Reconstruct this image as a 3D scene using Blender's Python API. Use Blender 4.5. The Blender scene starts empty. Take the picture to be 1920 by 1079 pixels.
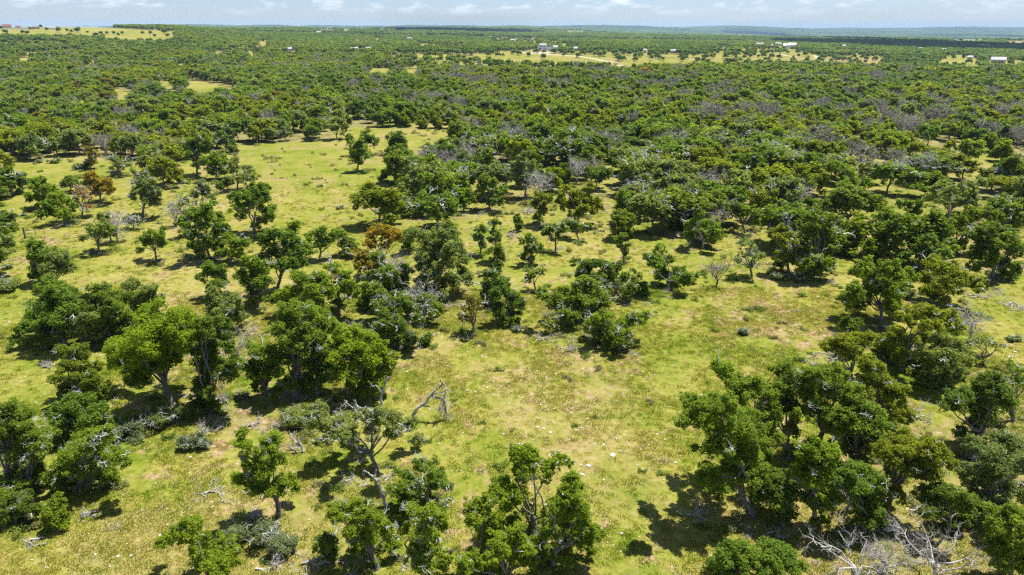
import bpy, math, random
import numpy as np
from mathutils import Vector, Matrix

# ------------------------------------------------------------------ camera, world, sun, exposure
PITCH = math.radians(20.93)
CAMH = 26.0
F = 1280.0                      # focal length in photograph pixels (24 mm on 36 mm)
scene = bpy.context.scene
COL = scene.collection
cam_d = bpy.data.cameras.new('camera')
cam = bpy.data.objects.new('camera', cam_d)
COL.objects.link(cam)
cam.location = (0, 0, CAMH)
cam.rotation_euler = (math.radians(90) - PITCH, 0, 0)
cam_d.sensor_width = 36
cam_d.lens = 24
cam_d.clip_start = 0.5
cam_d.clip_end = 60000
scene.camera = cam

SUN_EL = math.radians(70)
SUN_AZ = math.radians(62)       # clockwise from straight ahead
SD = Vector((math.sin(SUN_AZ) * math.cos(SUN_EL), math.cos(SUN_AZ) * math.cos(SUN_EL), math.sin(SUN_EL)))
sun_d = bpy.data.lights.new('sun', 'SUN')
sun_d.energy = 5.0
sun_d.angle = math.radians(0.5)
sun_d.color = (1.0, 0.955, 0.87)
sun = bpy.data.objects.new('sun', sun_d)
sun.rotation_euler = (-SD).to_track_quat('-Z', 'Y').to_euler()
sun.location = (0, 0, 2000)
COL.objects.link(sun)

world = bpy.data.worlds.new('World')
scene.world = world
world.use_nodes = True
wt = world.node_tree
wt.nodes.clear()
def N(nt, t, **kw):
    n = nt.nodes.new(t)
    for k, v in kw.items():
        setattr(n, k, v)
    return n
wo = N(wt, 'ShaderNodeOutputWorld')
bg = N(wt, 'ShaderNodeBackground')
sky = N(wt, 'ShaderNodeTexSky', sky_type='NISHITA')
sky.sun_disc = False
sky.sun_elevation = SUN_EL
sky.sun_rotation = SUN_AZ
sky.air_density = 1.0
sky.dust_density = 0.35
sky.ozone_density = 2.0
sky.altitude = 400
bg.inputs['Strength'].default_value = 0.066
tc = N(wt, 'ShaderNodeTexCoord')
mp = N(wt, 'ShaderNodeMapping')
mp.inputs['Scale'].default_value = (1, 1, 3.6)
nz = N(wt, 'ShaderNodeTexNoise')
nz.inputs['Scale'].default_value = 21
nz.inputs['Detail'].default_value = 6
nz.inputs['Roughness'].default_value = 0.62
cr = N(wt, 'ShaderNodeValToRGB')
cr.color_ramp.elements[0].position = 0.50
cr.color_ramp.elements[0].color = (0, 0, 0, 1)
cr.color_ramp.elements[1].position = 0.66
cr.color_ramp.elements[1].color = (0.85, 0.85, 0.85, 1)
sep = N(wt, 'ShaderNodeSeparateXYZ')
mr = N(wt, 'ShaderNodeMapRange')
mr.inputs['From Min'].default_value = 0.012
mr.inputs['From Max'].default_value = 0.028
ml = N(wt, 'ShaderNodeMath', operation='MULTIPLY')
mix = N(wt, 'ShaderNodeMix', data_type='RGBA')
mix.inputs[7].default_value = (7.4, 7.9, 8.6, 1)
hz = N(wt, 'ShaderNodeMix', data_type='RGBA', blend_type='MULTIPLY')
hz.inputs[0].default_value = 1.0
hz.inputs[7].default_value = (0.66, 0.77, 1.06, 1)
L = wt.links.new
L(tc.outputs['Generated'], mp.inputs['Vector'])
L(mp.outputs['Vector'], nz.inputs['Vector'])
L(nz.outputs['Fac'], cr.inputs['Fac'])
L(tc.outputs['Generated'], sep.inputs[0])
L(sep.outputs['Z'], mr.inputs['Value'])
L(cr.outputs['Color'], ml.inputs[0])
L(mr.outputs['Result'], ml.inputs[1])
L(sky.outputs[0], hz.inputs[6])
L(hz.outputs[2], mix.inputs[6])
L(ml.outputs[0], mix.inputs[0])
L(mix.outputs[2], bg.inputs['Color'])
L(bg.outputs[0], wo.inputs['Surface'])

scene.view_settings.view_transform = 'Standard'
scene.view_settings.look = 'None'
scene.view_settings.exposure = 1.08
scene.view_settings.gamma = 1.0
scene.view_settings.use_curve_mapping = False
scene.render.engine = 'CYCLES'
cy = scene.cycles
cy.max_bounces = 5
cy.diffuse_bounces = 4
cy.glossy_bounces = 1
cy.transmission_bounces = 3
cy.transparent_max_bounces = 4
cy.volume_bounces = 0
cy.use_adaptive_sampling = True
cy.adaptive_threshold = 0.02
cy.use_denoising = False
scene.render.film_transparent = False
cy.pixel_filter_type = 'BLACKMAN_HARRIS'
cy.filter_width = 1.3

HAZE = 1

# ------------------------------------------------------------------ noise, terrain, projection
def _hash(ix, iy, s):
    h = (ix.astype(np.int64) * 374761393 + iy.astype(np.int64) * 668265263 + s * 974711) & 0x7fffffff
    h = ((h ^ (h >> 13)) * 1274126177) & 0x7fffffff
    return ((h ^ (h >> 16)) & 0xffff) / 65535.0
def vnoise(x, y, s=0):
    ix = np.floor(x); iy = np.floor(y)
    fx = x - ix; fy = y - iy
    fx = fx * fx * (3 - 2 * fx); fy = fy * fy * (3 - 2 * fy)
    a = _hash(ix, iy, s); b = _hash(ix + 1, iy, s); c = _hash(ix, iy + 1, s); d = _hash(ix + 1, iy + 1, s)
    return (a * (1 - fx) + b * fx) * (1 - fy) + (c * (1 - fx) + d * fx) * fy
def fbm(x, y, s=0, o=4):
    t = 0; a = 0.5; n = 0
    for i in range(o):
        t = t + a * vnoise(x * 2 ** i, y * 2 ** i, s + i); n += a; a *= 0.5
    return t / n
def sstep(a, b, x):
    t = np.clip((x - a) / (b - a), 0, 1)
    return t * t * (3 - 2 * t)

PR_D = [0, 350, 480, 640, 800, 900, 1000, 1300, 1700, 2500, 3500, 4500, 6500, 9000, 12000, 17000]
PR = {                              # heights along bearings given as photo x of the horizon
    -200: [0, 0, -1, 1, 7, 12, 16, 24.6, 21, 18, 14, 10, 5, 5, 5, 5],
    300:  [0, 0, -1, 1, 6, 11, 14, 23.6, 21, 18, 14, 12, 10, 5, 5, 5],
    520:  [0, 0, 0, 0, 2, 3, 4, 7, 12, 17, 15, 12, 10, 5, 5, 5],
    800:  [0, 0, 0, 0, 1, 1, 1, 2, 4, 10, 15, 14, 10, 0, -5, -5],
    1000: [0, 0, 0, -8, -2, -1, -1, -2, -3, -4, 3, 8, 9, 5, 0, 0],
    1300: [0, 0, 0, -12, -4, -3, -3, -4, -6, -6, -30, -40, -25, 2, 8, 0],
    1600: [0, 0, 0, -13, -8, -6, -6, -8, -10, -10, -45, -60, -60, -38, -20, -20],
    2000: [0, 0, 0, -14, -10, -9, -9, -11, -13, -12, -50, -60, -60, -42, -14, -14],
}
_K = sorted(PR); _P = np.array([PR[k] for k in _K], float)
def height(x, y):
    x = np.asarray(x, float); y = np.asarray(y, float)
    d = np.hypot(x, y)
    th = np.arctan2(x, np.maximum(y, 1e-6))
    hx = np.where(y > 0, 960 + 1370 * np.tan(np.clip(th, -1.2, 1.2)), 960.0)
    hx = np.clip(hx, -200, 2000)
    dw = d * (1 + 0.10 * (fbm(hx / 160.0, d * 0 + 3.3, 11, 3) - 0.5) * sstep(500, 1500, d))
    cols = np.stack([np.interp(dw, PR_D, r) for r in _P], -1)
    j = np.clip(np.searchsorted(_K, hx, side='right') - 1, 0, len(_K) - 2)
    ka = np.array(_K, float)
    t = (hx - ka[j]) / (ka[j + 1] - ka[j])
    t = t * t * (3 - 2 * t)
    z = np.take_along_axis(cols, j[..., None], -1)[..., 0] * (1 - t) + np.take_along_axis(cols, (j + 1)[..., None], -1)[..., 0] * t
    amp = 0.5 + sstep(250, 2500, d) * 7 + sstep(3000, 9000, d) * 42
    sc = 1 / (38 + sstep(200, 2500, d) * 380 + sstep(3000, 9000, d) * 900)
    wl = np.clip(1 - np.abs(hx - 100) / 600, 0, 1) * sstep(700, 1100, d) * (1 - sstep(1600, 2500, d))
    z = z + amp * (1 - 0.92 * wl) * 2 * (fbm(x * 0.0009 + 3, y * 0.0009, 5, 4) - 0.5) * sstep(300, 2500, d)
    z = z + 1.1 * (fbm(x / 34.0, y / 34.0, 7, 3) - 0.5) * (1 - sstep(200, 700, d))
    return z
def hz1(x, y):
    return float(height(np.array([x]), np.array([y]))[0])
CP, SP = math.cos(PITCH), math.sin(PITCH)
FW = np.array([0, CP, -SP]); UP = np.array([0, SP, CP])
def project(x, y, z):
    dx = x; dy = y; dz = z - CAMH
    dep = dy * CP - dz * SP
    up = dy * SP + dz * CP
    dep = np.where(dep < 0.5, 0.5, dep)
    return 960 + F * dx / dep, 539.5 - F * up / dep, dep
def ray(px, py):
    u = (px - 960) / F; v = (539.5 - py) / F
    d = np.array([u, CP + v * SP, -SP + v * CP])
    return d
def ground(px, py):
    """the point of the terrain seen at a pixel of the photograph"""
    d = ray(px, py)
    t = np.geomspace(20, 15000, 700)
    P = np.array([0, 0, CAMH]) + t[:, None] * d
    g = P[:, 2] - height(P[:, 0], P[:, 1])
    k = np.argmax(g < 0)
    if g[k] >= 0:
        return None
    a, b = t[k - 1], t[k]
    for _ in range(12):
        m = (a + b) / 2
        p = np.array([0, 0, CAMH]) + m * d
        if p[2] - hz1(p[0], p[1]) < 0: b = m
        else: a = m
    return np.array([0, 0, CAMH]) + b * d
def in_poly(x, y, poly):
    r = np.zeros(x.shape, bool)
    n = len(poly)
    for i in range(n):
        x1, y1 = poly[i]; x2, y2 = poly[(i + 1) % n]
        if y1 == y2: continue
        c = ((y1 > y) != (y2 > y)) & (x < (x2 - x1) * (y - y1) / (y2 - y1) + x1)
        r ^= c
    return r

# open country, outlines over the photograph, brought down to the terrain
MEADOW = [
    [(0, 440), (0, 302), (60, 303), (130, 292), (230, 300), (300, 345), (350, 300), (450, 272), (640, 262), (665, 242), (842, 244), (862, 296), (790, 342), (720, 400), (690, 440)],
    [(0, 1200), (0, 430), (2000, 430), (2000, 1200)],
]
FIELDS = [
    [(-60, 47), (110, 47), (200, 52), (330, 60), (325, 74), (245, 75), (160, 67), (60, 66), (-60, 64)],
    [(30, 80), (78, 81), (78, 85), (30, 83)], [(90, 81), (97, 82), (95, 92), (91, 92)], [(110, 82), (131, 82), (131, 85), (112, 84)],
    [(22, 112), (38, 107), (60, 113), (60, 119), (45, 116), (24, 115)], [(42, 98), (70, 102), (75, 110), (62, 107), (45, 101)], [(80, 112), (92, 112), (88, 119), (78, 119)],
    [(148, 85), (166, 86), (166, 88), (148, 88)], [(152, 116), (186, 114), (186, 120), (154, 121)], [(86, 104), (98, 104), (102, 109), (88, 108)],
    [(242, 109), (256, 110), (256, 115), (242, 115)], [(325, 117), (375, 118), (375, 123), (330, 122)], [(262, 112), (275, 115), (265, 117)],
    [(430, 94), (451, 94), (450, 107), (433, 104)], [(397, 96), (428, 98), (425, 104), (402, 103)], [(462, 97), (482, 98), (478, 106), (462, 106)], [(480, 79), (507, 75), (503, 85), (482, 85)],
    [(424, 115), (466, 119), (466, 124), (428, 121)], [(495, 128), (508, 130), (506, 134), (496, 132)],
    [(300, 151), (330, 153), (330, 166), (304, 162)], [(345, 150), (380, 153), (445, 166), (438, 173), (375, 171), (350, 164)], [(470, 152), (492, 155), (490, 161), (472, 158)],
    [(138, 178), (165, 176), (160, 196), (142, 194)], [(218, 171), (252, 173), (248, 189), (222, 187)], [(52, 176), (66, 178), (63, 188), (52, 187)], [(96, 196), (124, 199), (120, 207), (100, 206)],
    [(455, 232), (478, 228), (476, 236), (456, 238)],
    [(715, 110), (760, 106), (815, 100), (870, 107), (930, 98), (960, 96), (1050, 101), (1150, 97), (1200, 106), (1290, 112), (1290, 120), (1180, 124), (1000, 125), (930, 122), (860, 119), (790, 116), (720, 113)],
    [(780, 82), (870, 84), (872, 88), (780, 87)], [(915, 74), (1000, 74), (1003, 79), (930, 79)], [(984, 76), (1010, 74), (1015, 84), (990, 83)], [(1022, 77), (1048, 77), (1048, 84), (1026, 84)], [(1050, 83), (1078, 81), (1075, 91), (1055, 87)],
    [(1205, 103), (1400, 103), (1405, 110), (1290, 117), (1205, 114)], [(1110, 86), (1124, 86), (1122, 91), (1112, 90)],
    [(1388, 93), (1400, 90), (1530, 97), (1530, 111), (1400, 112), (1388, 108)], [(1342, 87), (1370, 88), (1368, 95), (1344, 94)], [(1330, 100), (1350, 101), (1348, 110), (1325, 109)],
    [(1480, 104), (1560, 105), (1660, 108), (1665, 119), (1560, 118), (1480, 112)], [(1600, 99), (1655, 99), (1655, 102), (1600, 102)],
    [(1760, 111), (1790, 103), (1810, 103), (1840, 113), (1835, 125), (1805, 125), (1760, 117)], [(1845, 114), (1960, 113), (1960, 122), (1850, 121)], [(1782, 74), (1845, 74), (1843, 79), (1790, 78)], [(1820, 84), (1860, 86), (1880, 90), (1830, 88)], [(1885, 77), (1960, 76), (1960, 84), (1888, 82)],
    [(690, 129), (732, 128), (730, 141), (694, 138)], [(757, 126), (785, 126), (780, 137), (760, 136)], [(700, 55), (722, 54), (726, 60), (700, 60)], [(640, 53), (660, 54), (655, 61), (640, 60)], [(738, 55), (762, 56), (762, 59), (740, 59)], [(587, 53), (610, 53), (632, 57), (628, 60), (595, 56)], [(665, 52), (690, 54), (688, 58), (668, 57)],
    [(700, 71), (724, 70), (716, 77), (704, 76)], [(1060, 57), (1100, 58), (1096, 62), (1062, 61)], [(1360, 164), (1392, 166), (1388, 172), (1362, 171)], [(1372, 198), (1392, 200), (1386, 208), (1374, 206)], [(1380, 170), (1400, 168), (1400, 176)], [(650, 181), (658, 182), (656, 192), (644, 190)],
    [(1100, 262), (1150, 262), (1148, 282), (1092, 284)], [(1590, 262), (1625, 262), (1625, 290), (1592, 292)], [(1845, 320), (1890, 330), (1880, 352), (1840, 345)], [(1310, 335), (1370, 330), (1360, 350), (1305, 352)], [(1705, 300), (1740, 300), (1736, 330), (1700, 335)],
    [(900, 400), (1010, 402), (1100, 425), (1260, 395), (1270, 430), (900, 440)], [(1185, 300), (1225, 302), (1220, 325), (1180, 322)],
    [(1440, 358), (1480, 360), (1470, 385), (1430, 385)], [(1545, 335), (1560, 336), (1560, 372), (1520, 370)],
]
SANDY = [
    [(1555, 108), (1665, 110), (1665, 119), (1560, 117)], [(1470, 108), (1530, 110), (1525, 113), (1475, 112)], [(448, 228), (482, 222), (480, 236), (452, 238)], [(1378, 88), (1440, 86), (1460, 92), (1400, 94)],
    [(1590, 262), (1625, 262), (1625, 280), (1592, 280)], [(1120, 264), (1146, 266), (1140, 280), (1108, 282)], [(1730, 112), (1760, 110), (1758, 118), (1720, 120)], [(1890, 77), (1930, 77), (1925, 82), (1892, 81)], [(0, 485), (50, 482), (60, 492), (0, 495)], [(80, 440), (120, 452), (100, 465), (70, 455)],
    [(1790, 240), (1920, 242), (1920, 262), (1800, 262)], [(1230, 436), (1260, 430), (1290, 442), (1262, 452)],
]
SOIL = [([(40, 1200), (150, 1000), (300, 930), (440, 900), (570, 950), (600, 1200)], .62), ([(1490, 870), (1580, 830), (1760, 790), (1900, 740), (2000, 740), (2000, 1200), (1560, 1200), (1480, 980)], .8),
        ([(780, 640), (865, 635), (840, 685), (780, 690)], .6), ([(1045, 815), (1092, 828), (1082, 855), (1036, 838)], 1.0), ([(880, 690), (1200, 690), (1260, 1000), (1000, 900)], .34), ([(1340, 565), (1500, 565), (1480, 645), (1350, 640)], .4),
        ([(1870, 700), (2000, 690), (2000, 830), (1880, 790)], .9), ([(380, 760), (620, 750), (640, 820), (400, 810)], .6), ([(560, 900), (700, 900), (720, 1060), (560, 1060)], .45), ([(970, 660), (1060, 700), (1040, 730), (960, 700)], .5)]
def open_mask(px, py):
    m = np.zeros(px.shape, bool)
    for p in MEADOW + FIELDS: m |= in_poly(px, py, p)
    return m
def sandy_mask(px, py):
    m = np.zeros(px.shape, bool)
    for p in SANDY: m |= in_poly(px, py, p)
    return m

# ------------------------------------------------------------------ materials
def newmat(name):
    m = bpy.data.materials.new(name); m.use_nodes = True
    nt = m.node_tree; nt.nodes.clear()
    return m, nt
def ramp(nt, fac, stops, interp='LINEAR'):
    r = N(nt, 'ShaderNodeValToRGB'); e = r.color_ramp.elements
    r.color_ramp.interpolation = interp
    while len(e) > 1: e.remove(e[-1])
    e[0].position = stops[0][0]; e[0].color = (*stops[0][1], 1)
    for p, c in stops[1:]:
        k = e.new(p); k.color = (*c, 1)
    nt.links.new(fac, r.inputs[0])
    return r.outputs[0]
def g3(v): return (v, v, v)
def noise(nt, vec, scale, detail=4, rough=0.55, w=None):
    n = N(nt, 'ShaderNodeTexNoise'); n.inputs['Scale'].default_value = scale
    n.inputs['Detail'].default_value = detail; n.inputs['Roughness'].default_value = rough
    nt.links.new(vec, n.inputs['Vector'])
    return n.outputs['Fac']
def mixc(nt, fac, a, b, bt='MIX'):
    m = N(nt, 'ShaderNodeMix', data_type='RGBA', blend_type=bt)
    for s, v in ((0, fac), (6, a), (7, b)):
        if isinstance(v, (int, float)): m.inputs[s].default_value = v
        elif isinstance(v, tuple): m.inputs[s].default_value = (*v, 1) if len(v) == 3 else v
        else: nt.links.new(v, m.inputs[s])
    return m.outputs[2]
def math_(nt, op, a, b=None, clamp=False):
    m = N(nt, 'ShaderNodeMath', operation=op); m.use_clamp = clamp
    for s, v in ((0, a), (1, b)):
        if v is None: continue
        if isinstance(v, (int, float)): m.inputs[s].default_value = v
        else: nt.links.new(v, m.inputs[s])
    return m.outputs[0]

def leaf_material(name, tone=None, spread=0.35, trans=0.52, hue_b=(1.10, 1.08, 0.8)):
    m, nt = newmat(name)
    o = N(nt, 'ShaderNodeOutputMaterial')
    oi = N(nt, 'ShaderNodeObjectInfo'); ge = N(nt, 'ShaderNodeNewGeometry')
    isl = ramp(nt, ge.outputs['Random Per Island'], [(0, g3(1 - spread)), (0.5, g3(1.0)), (0.9, (1.3, 1.22, 1.0)), (1, (1.5, 1.45, 1.0))])
    rnd = ramp(nt, oi.outputs['Random'], [(0, (0.80, 0.88, 0.98)), (0.45, (1, 1, 1)), (0.8, hue_b), (1, (1.08, 1.02, 1.1))])
    nf = noise(nt, ge.outputs['Position'], 0.9, 2)
    nn = ramp(nt, nf, [(0.3, (0.82, 0.86, 0.9)), (0.7, (1.18, 1.12, 0.95))])
    c = mixc(nt, 1.0, tone or oi.outputs['Color'], isl, 'MULTIPLY')
    c = mixc(nt, 1.0, c, rnd, 'MULTIPLY')
    c = mixc(nt, 1.0, c, nn, 'MULTIPLY')
    p = N(nt, 'ShaderNodeBsdfPrincipled')
    p.inputs['Roughness'].default_value = 0.48
    p.inputs['Specular IOR Level'].default_value = 0.06
    nt.links.new(c, p.inputs['Base Color'])
    t = N(nt, 'ShaderNodeBsdfTranslucent')
    tcx = mixc(nt, 1.0, c, (1.7, 1.85, 0.6), 'MULTIPLY')
    nt.links.new(tcx, t.inputs['Color'])
    ms = N(nt, 'ShaderNodeMixShader'); ms.inputs[0].default_value = trans
    nt.links.new(p.outputs[0], ms.inputs[1]); nt.links.new(t.outputs[0], ms.inputs[2])
    nt.links.new(ms.outputs[0], o.inputs[0])
    return m
M_LEAF = leaf_material('leaves')

def bark_material(name, a, b, scale=6):
    m, nt = newmat(name)
    o = N(nt, 'ShaderNodeOutputMaterial'); ge = N(nt, 'ShaderNodeNewGeometry')
    f = noise(nt, ge.outputs['Position'], scale, 4, 0.65)
    c = ramp(nt, f, [(0.32, a), (0.68, b)])
    p = N(nt, 'ShaderNodeBsdfPrincipled'); p.inputs['Roughness'].default_value = 0.9
    nt.links.new(c, p.inputs['Base Color'])
    bm = N(nt, 'ShaderNodeBump'); bm.inputs['Strength'].default_value = 0.6; bm.inputs['Distance'].default_value = 0.05
    nt.links.new(f, bm.inputs['Height']); nt.links.new(bm.outputs[0], p.inputs['Normal'])
    nt.links.new(p.outputs[0], o.inputs[0])
    return m
M_BARK = bark_material('live_bark', (0.075, 0.062, 0.05), (0.24, 0.215, 0.185))
M_DEAD = bark_material('dead_wood', (0.20, 0.185, 0.165), (0.48, 0.46, 0.43), 7)
M_TWIG = bark_material('lichen_twigs', (0.30, 0.30, 0.27), (0.56, 0.56, 0.52), 3)
M_GREYTREE = bark_material('grey_bare_tree', (0.14, 0.13, 0.10), (0.28, 0.265, 0.22), 4)
M_BRUSH = bark_material('dry_brush', (0.20, 0.165, 0.135), (0.46, 0.42, 0.38), 3)

def grass_colour(nt, vec, tuft=False):
    big = noise(nt, vec, 0.035, 3, 0.5)
    mid = noise(nt, vec, 0.22, 4, 0.6)
    fine = noise(nt, vec, 1.6, 5, 0.7)
    mix_ = math_(nt, 'ADD', math_(nt, 'MULTIPLY', big, 0.36), math_(nt, 'ADD', math_(nt, 'MULTIPLY', mid, 0.34), math_(nt, 'MULTIPLY', fine, 0.40)))
    c = ramp(nt, mix_, [(0.40, (0.070, 0.118, 0.010)), (0.47, (0.117, 0.152, 0.016)), (0.53, (0.170, 0.180, 0.030)), (0.59, (0.214, 0.200, 0.046)), (0.66, (0.27, 0.228, 0.09))])
    return c, mid, fine, big

def ground_material():
    m, nt = newmat('meadow_ground')
    o = N(nt, 'ShaderNodeOutputMaterial'); ge = N(nt, 'ShaderNodeNewGeometry')
    pos = ge.outputs['Position']
    c, mid, fine, big = grass_colour(nt, pos)
    # bare, pinkish stony soil in patches
    s1 = noise(nt, pos, 0.45, 6, 0.8)
    s2 = noise(nt, pos, 0.055, 3, 0.5)
    sv = math_(nt, 'ADD', math_(nt, 'MULTIPLY', s1, 0.7), math_(nt, 'MULTIPLY', s2, 0.3))
    sm = ramp(nt, sv, [(0.53, g3(0)), (0.575, g3(0.75)), (0.64, g3(1))])
    soil = ramp(nt, noise(nt, pos, 2.5, 5, 0.7), [(0.35, (0.14, 0.09, 0.05)), (0.5, (0.25, 0.165, 0.095)), (0.62, (0.33, 0.25, 0.165)), (0.7, (0.42, 0.36, 0.29))])
    c = mixc(nt, sm, c, soil)
    # darker tussock specks and pale stones
    v = ramp(nt, noise(nt, pos, 3.4, 4, 0.7), [(0.34, g3(0.72)), (0.5, g3(1)), (0.66, g3(1.14))])
    c = mixc(nt, 0.85, c, v, 'MULTIPLY')
    # floor of the woods and sandy cuts come from mesh attributes
    aw = N(nt, 'ShaderNodeAttribute'); aw.attribute_name = 'wood'
    litter = ramp(nt, noise(nt, pos, 0.5, 5, 0.7), [(0.38, (0.10, 0.085, 0.045)), (0.52, (0.17, 0.15, 0.065)), (0.62, (0.26, 0.24, 0.09))])
    c = mixc(nt, math_(nt, 'MULTIPLY', aw.outputs['Fac'], 0.85), c, litter)
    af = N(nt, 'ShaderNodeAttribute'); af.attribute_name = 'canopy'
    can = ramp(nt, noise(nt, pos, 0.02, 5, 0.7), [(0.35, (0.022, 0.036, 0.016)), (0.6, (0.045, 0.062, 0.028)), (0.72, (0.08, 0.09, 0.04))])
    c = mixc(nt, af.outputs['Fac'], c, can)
    asd = N(nt, 'ShaderNodeAttribute'); asd.attribute_name = 'sandy'
    brk = ramp(nt, noise(nt, pos, 0.9, 6, 0.78), [(0.42, g3(0.25)), (0.56, g3(1))])
    c = mixc(nt, math_(nt, 'MULTIPLY', asd.outputs['Fac'], brk), c, soil)
    p = N(nt, 'ShaderNodeBsdfPrincipled'); p.inputs['Roughness'].default_value = 0.95
    p.inputs['Specular IOR Level'].default_value = 0.0
    nt.links.new(c, p.inputs['Base Color'])
    bm = N(nt, 'ShaderNodeBump'); bm.inputs['Strength'].default_value = 0.8; bm.inputs['Distance'].default_value = 0.16
    hh = math_(nt, 'ADD', math_(nt, 'MULTIPLY', noise(nt, pos, 2.4, 5, 0.7), 1.0), math_(nt, 'MULTIPLY', fine, 0.8))
    nt.links.new(hh, bm.inputs['Height']); nt.links.new(bm.outputs[0], p.inputs['Normal'])
    nt.links.new(p.outputs[0], o.inputs[0])
    return m
M_GROUND = ground_material()

def tuft_material():
    m, nt = newmat('grass_blades')
    o = N(nt, 'ShaderNodeOutputMaterial'); ge = N(nt, 'ShaderNodeNewGeometry')
    oi = N(nt, 'ShaderNodeObjectInfo')
    c, _, _, _ = grass_colour(nt, ge.outputs['Position'])
    r = ramp(nt, oi.outputs['Random'], [(0, (0.85, 1.12, 0.7)), (0.25, (1.15, 1.3, 0.9)), (0.6, (1.4, 1.38, 1.15)), (1, (1.75, 1.6, 1.55))])
    c = mixc(nt, 1.0, c, r, 'MULTIPLY')
    d = N(nt, 'ShaderNodeBsdfDiffuse'); t = N(nt, 'ShaderNodeBsdfTranslucent')
    ms = N(nt, 'ShaderNodeMixShader'); ms.inputs[0].default_value = 0.5
    nt.links.new(c, d.inputs[0]); nt.links.new(mixc(nt, 1.0, c, (1.5, 1.45, 1.1), 'MULTIPLY'), t.inputs[0])
    nt.links.new(d.outputs[0], ms.inputs[1]); nt.links.new(t.outputs[0], ms.inputs[2]); nt.links.new(ms.outputs[0], o.inputs[0])
    return m
M_TUFT = tuft_material()

def flat_material(name, a, b=None, scale=2.0, rough=0.8, metal=0.0):
    m, nt = newmat(name)
    o = N(nt, 'ShaderNodeOutputMaterial'); ge = N(nt, 'ShaderNodeNewGeometry')
    p = N(nt, 'ShaderNodeBsdfPrincipled'); p.inputs['Roughness'].default_value = rough; p.inputs['Metallic'].default_value = metal
    c = ramp(nt, noise(nt, ge.outputs['Position'], scale, 4, 0.6), [(0.35, a), (0.65, b or a)])
    nt.links.new(c, p.inputs['Base Color']); nt.links.new(p.outputs[0], o.inputs[0])
    return m
M_ROCK = flat_material('limestone', (0.26, 0.205, 0.155), (0.52, 0.46, 0.39), 4.0, 0.9)
M_ROAD = flat_material('caliche_road', (0.30, 0.25, 0.185), (0.44, 0.38, 0.295), 0.4, 0.95)
M_WHITE = flat_material('white_stucco', (0.80, 0.79, 0.76), (0.88, 0.87, 0.85), 0.5)
M_ROOFM = flat_material('pale_metal_roof', (0.20, 0.21, 0.22), (0.30, 0.31, 0.32), 0.5, 0.8)
M_GLASS = flat_material('dark_window_glass', (0.02, 0.03, 0.06), (0.03, 0.05, 0.09), 1.0, 0.1)
M_REDROOF = flat_material('red_brown_roof', (0.11, 0.04, 0.034), (0.16, 0.065, 0.05), 0.6)
M_TAN = flat_material('tan_stone_wall', (0.42, 0.34, 0.25), (0.56, 0.47, 0.36), 1.0)
M_POST = flat_material('weathered_post', (0.10, 0.07, 0.055), (0.20, 0.16, 0.13), 5.0)
# ------------------------------------------------------------------ mesh helpers
def mesh_from(name, V, Fc, mats, mi=None, smooth=False):
    """V (n,3), Fc (m,k) of one face size, or a list of such arrays"""
    V = np.asarray(V, np.float32)
    if isinstance(Fc, np.ndarray): Fc = [Fc]
    Fc = [np.asarray(f, np.int32) for f in Fc if len(f)]
    me = bpy.data.meshes.new(name)
    nf = sum(len(f) for f in Fc); nl = sum(f.size for f in Fc)
    me.vertices.add(len(V)); me.loops.add(nl); me.polygons.add(nf)
    me.vertices.foreach_set('co', V.ravel())
    me.loops.foreach_set('vertex_index', np.concatenate([f.ravel() for f in Fc]))
    sizes = np.concatenate([np.full(len(f), f.shape[1], np.int32) for f in Fc])
    st = np.zeros(nf, np.int32); st[1:] = np.cumsum(sizes)[:-1]
    me.polygons.foreach_set('loop_start', st)
    for m in mats: me.materials.append(m)
    if mi is not None: me.polygons.foreach_set('material_index', np.asarray(mi, np.int32))
    me.polygons.foreach_set('use_smooth', np.full(nf, smooth))
    me.update(calc_edges=True)
    return me
def link(name, me, parent=None, loc=(0, 0, 0), colour=None):
    o = bpy.data.objects.new(name, me); COL.objects.link(o)
    o.location = loc
    if parent: o.parent = parent
    if colour: o.color = (*colour, 1)
    return o
def tag(o, label=None, cat=None, group=None, kind=None):
    if label: o['label'] = label
    if cat: o['category'] = cat
    if group: o['group'] = group
    if kind: o['kind'] = kind
    return o
def empty(name, loc, label, cat, group=None):
    o = bpy.data.objects.new(name, None); COL.objects.link(o); o.location = loc
    o.empty_display_size = 0.2
    return tag(o, label, cat, group)

class Tubes:
    """tapered tubes along bent lines, gathered into one mesh"""
    def __init__(s): s.V = []; s.F = []; s.n = 0
    def add(s, pts, rad, k=6):
        pts = np.asarray(pts, float); rad = np.asarray(rad, float)
        m = len(pts)
        T = np.gradient(pts, axis=0); T /= np.linalg.norm(T, axis=1)[:, None] + 1e-9
        ref = np.array([0.31, 0.17, 0.93]) if abs(T[0][2]) < 0.9 else np.array([1.0, 0.1, 0])
        A = np.cross(T, ref); A /= np.linalg.norm(A, axis=1)[:, None] + 1e-9
        B = np.cross(T, A)
        a = np.linspace(0, 2 * math.pi, k, endpoint=False)
        R = A[:, None] * np.cos(a)[None, :, None] + B[:, None] * np.sin(a)[None, :, None]
        V = pts[:, None] + R * rad[:, None, None]
        i = np.arange(m - 1)[:, None] * k; j = np.arange(k)[None]
        jn = (j + 1) % k
        Fq = np.stack([i + j, i + jn, i + k + jn, i + k + j], -1).reshape(-1, 4)
        s.V.append(V.reshape(-1, 3)); s.F.append(Fq + s.n); s.n += m * k
    def mesh(s, name, mat, smooth=True):
        return mesh_from(name, np.concatenate(s.V), np.concatenate(s.F), [mat], smooth=smooth)

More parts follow.
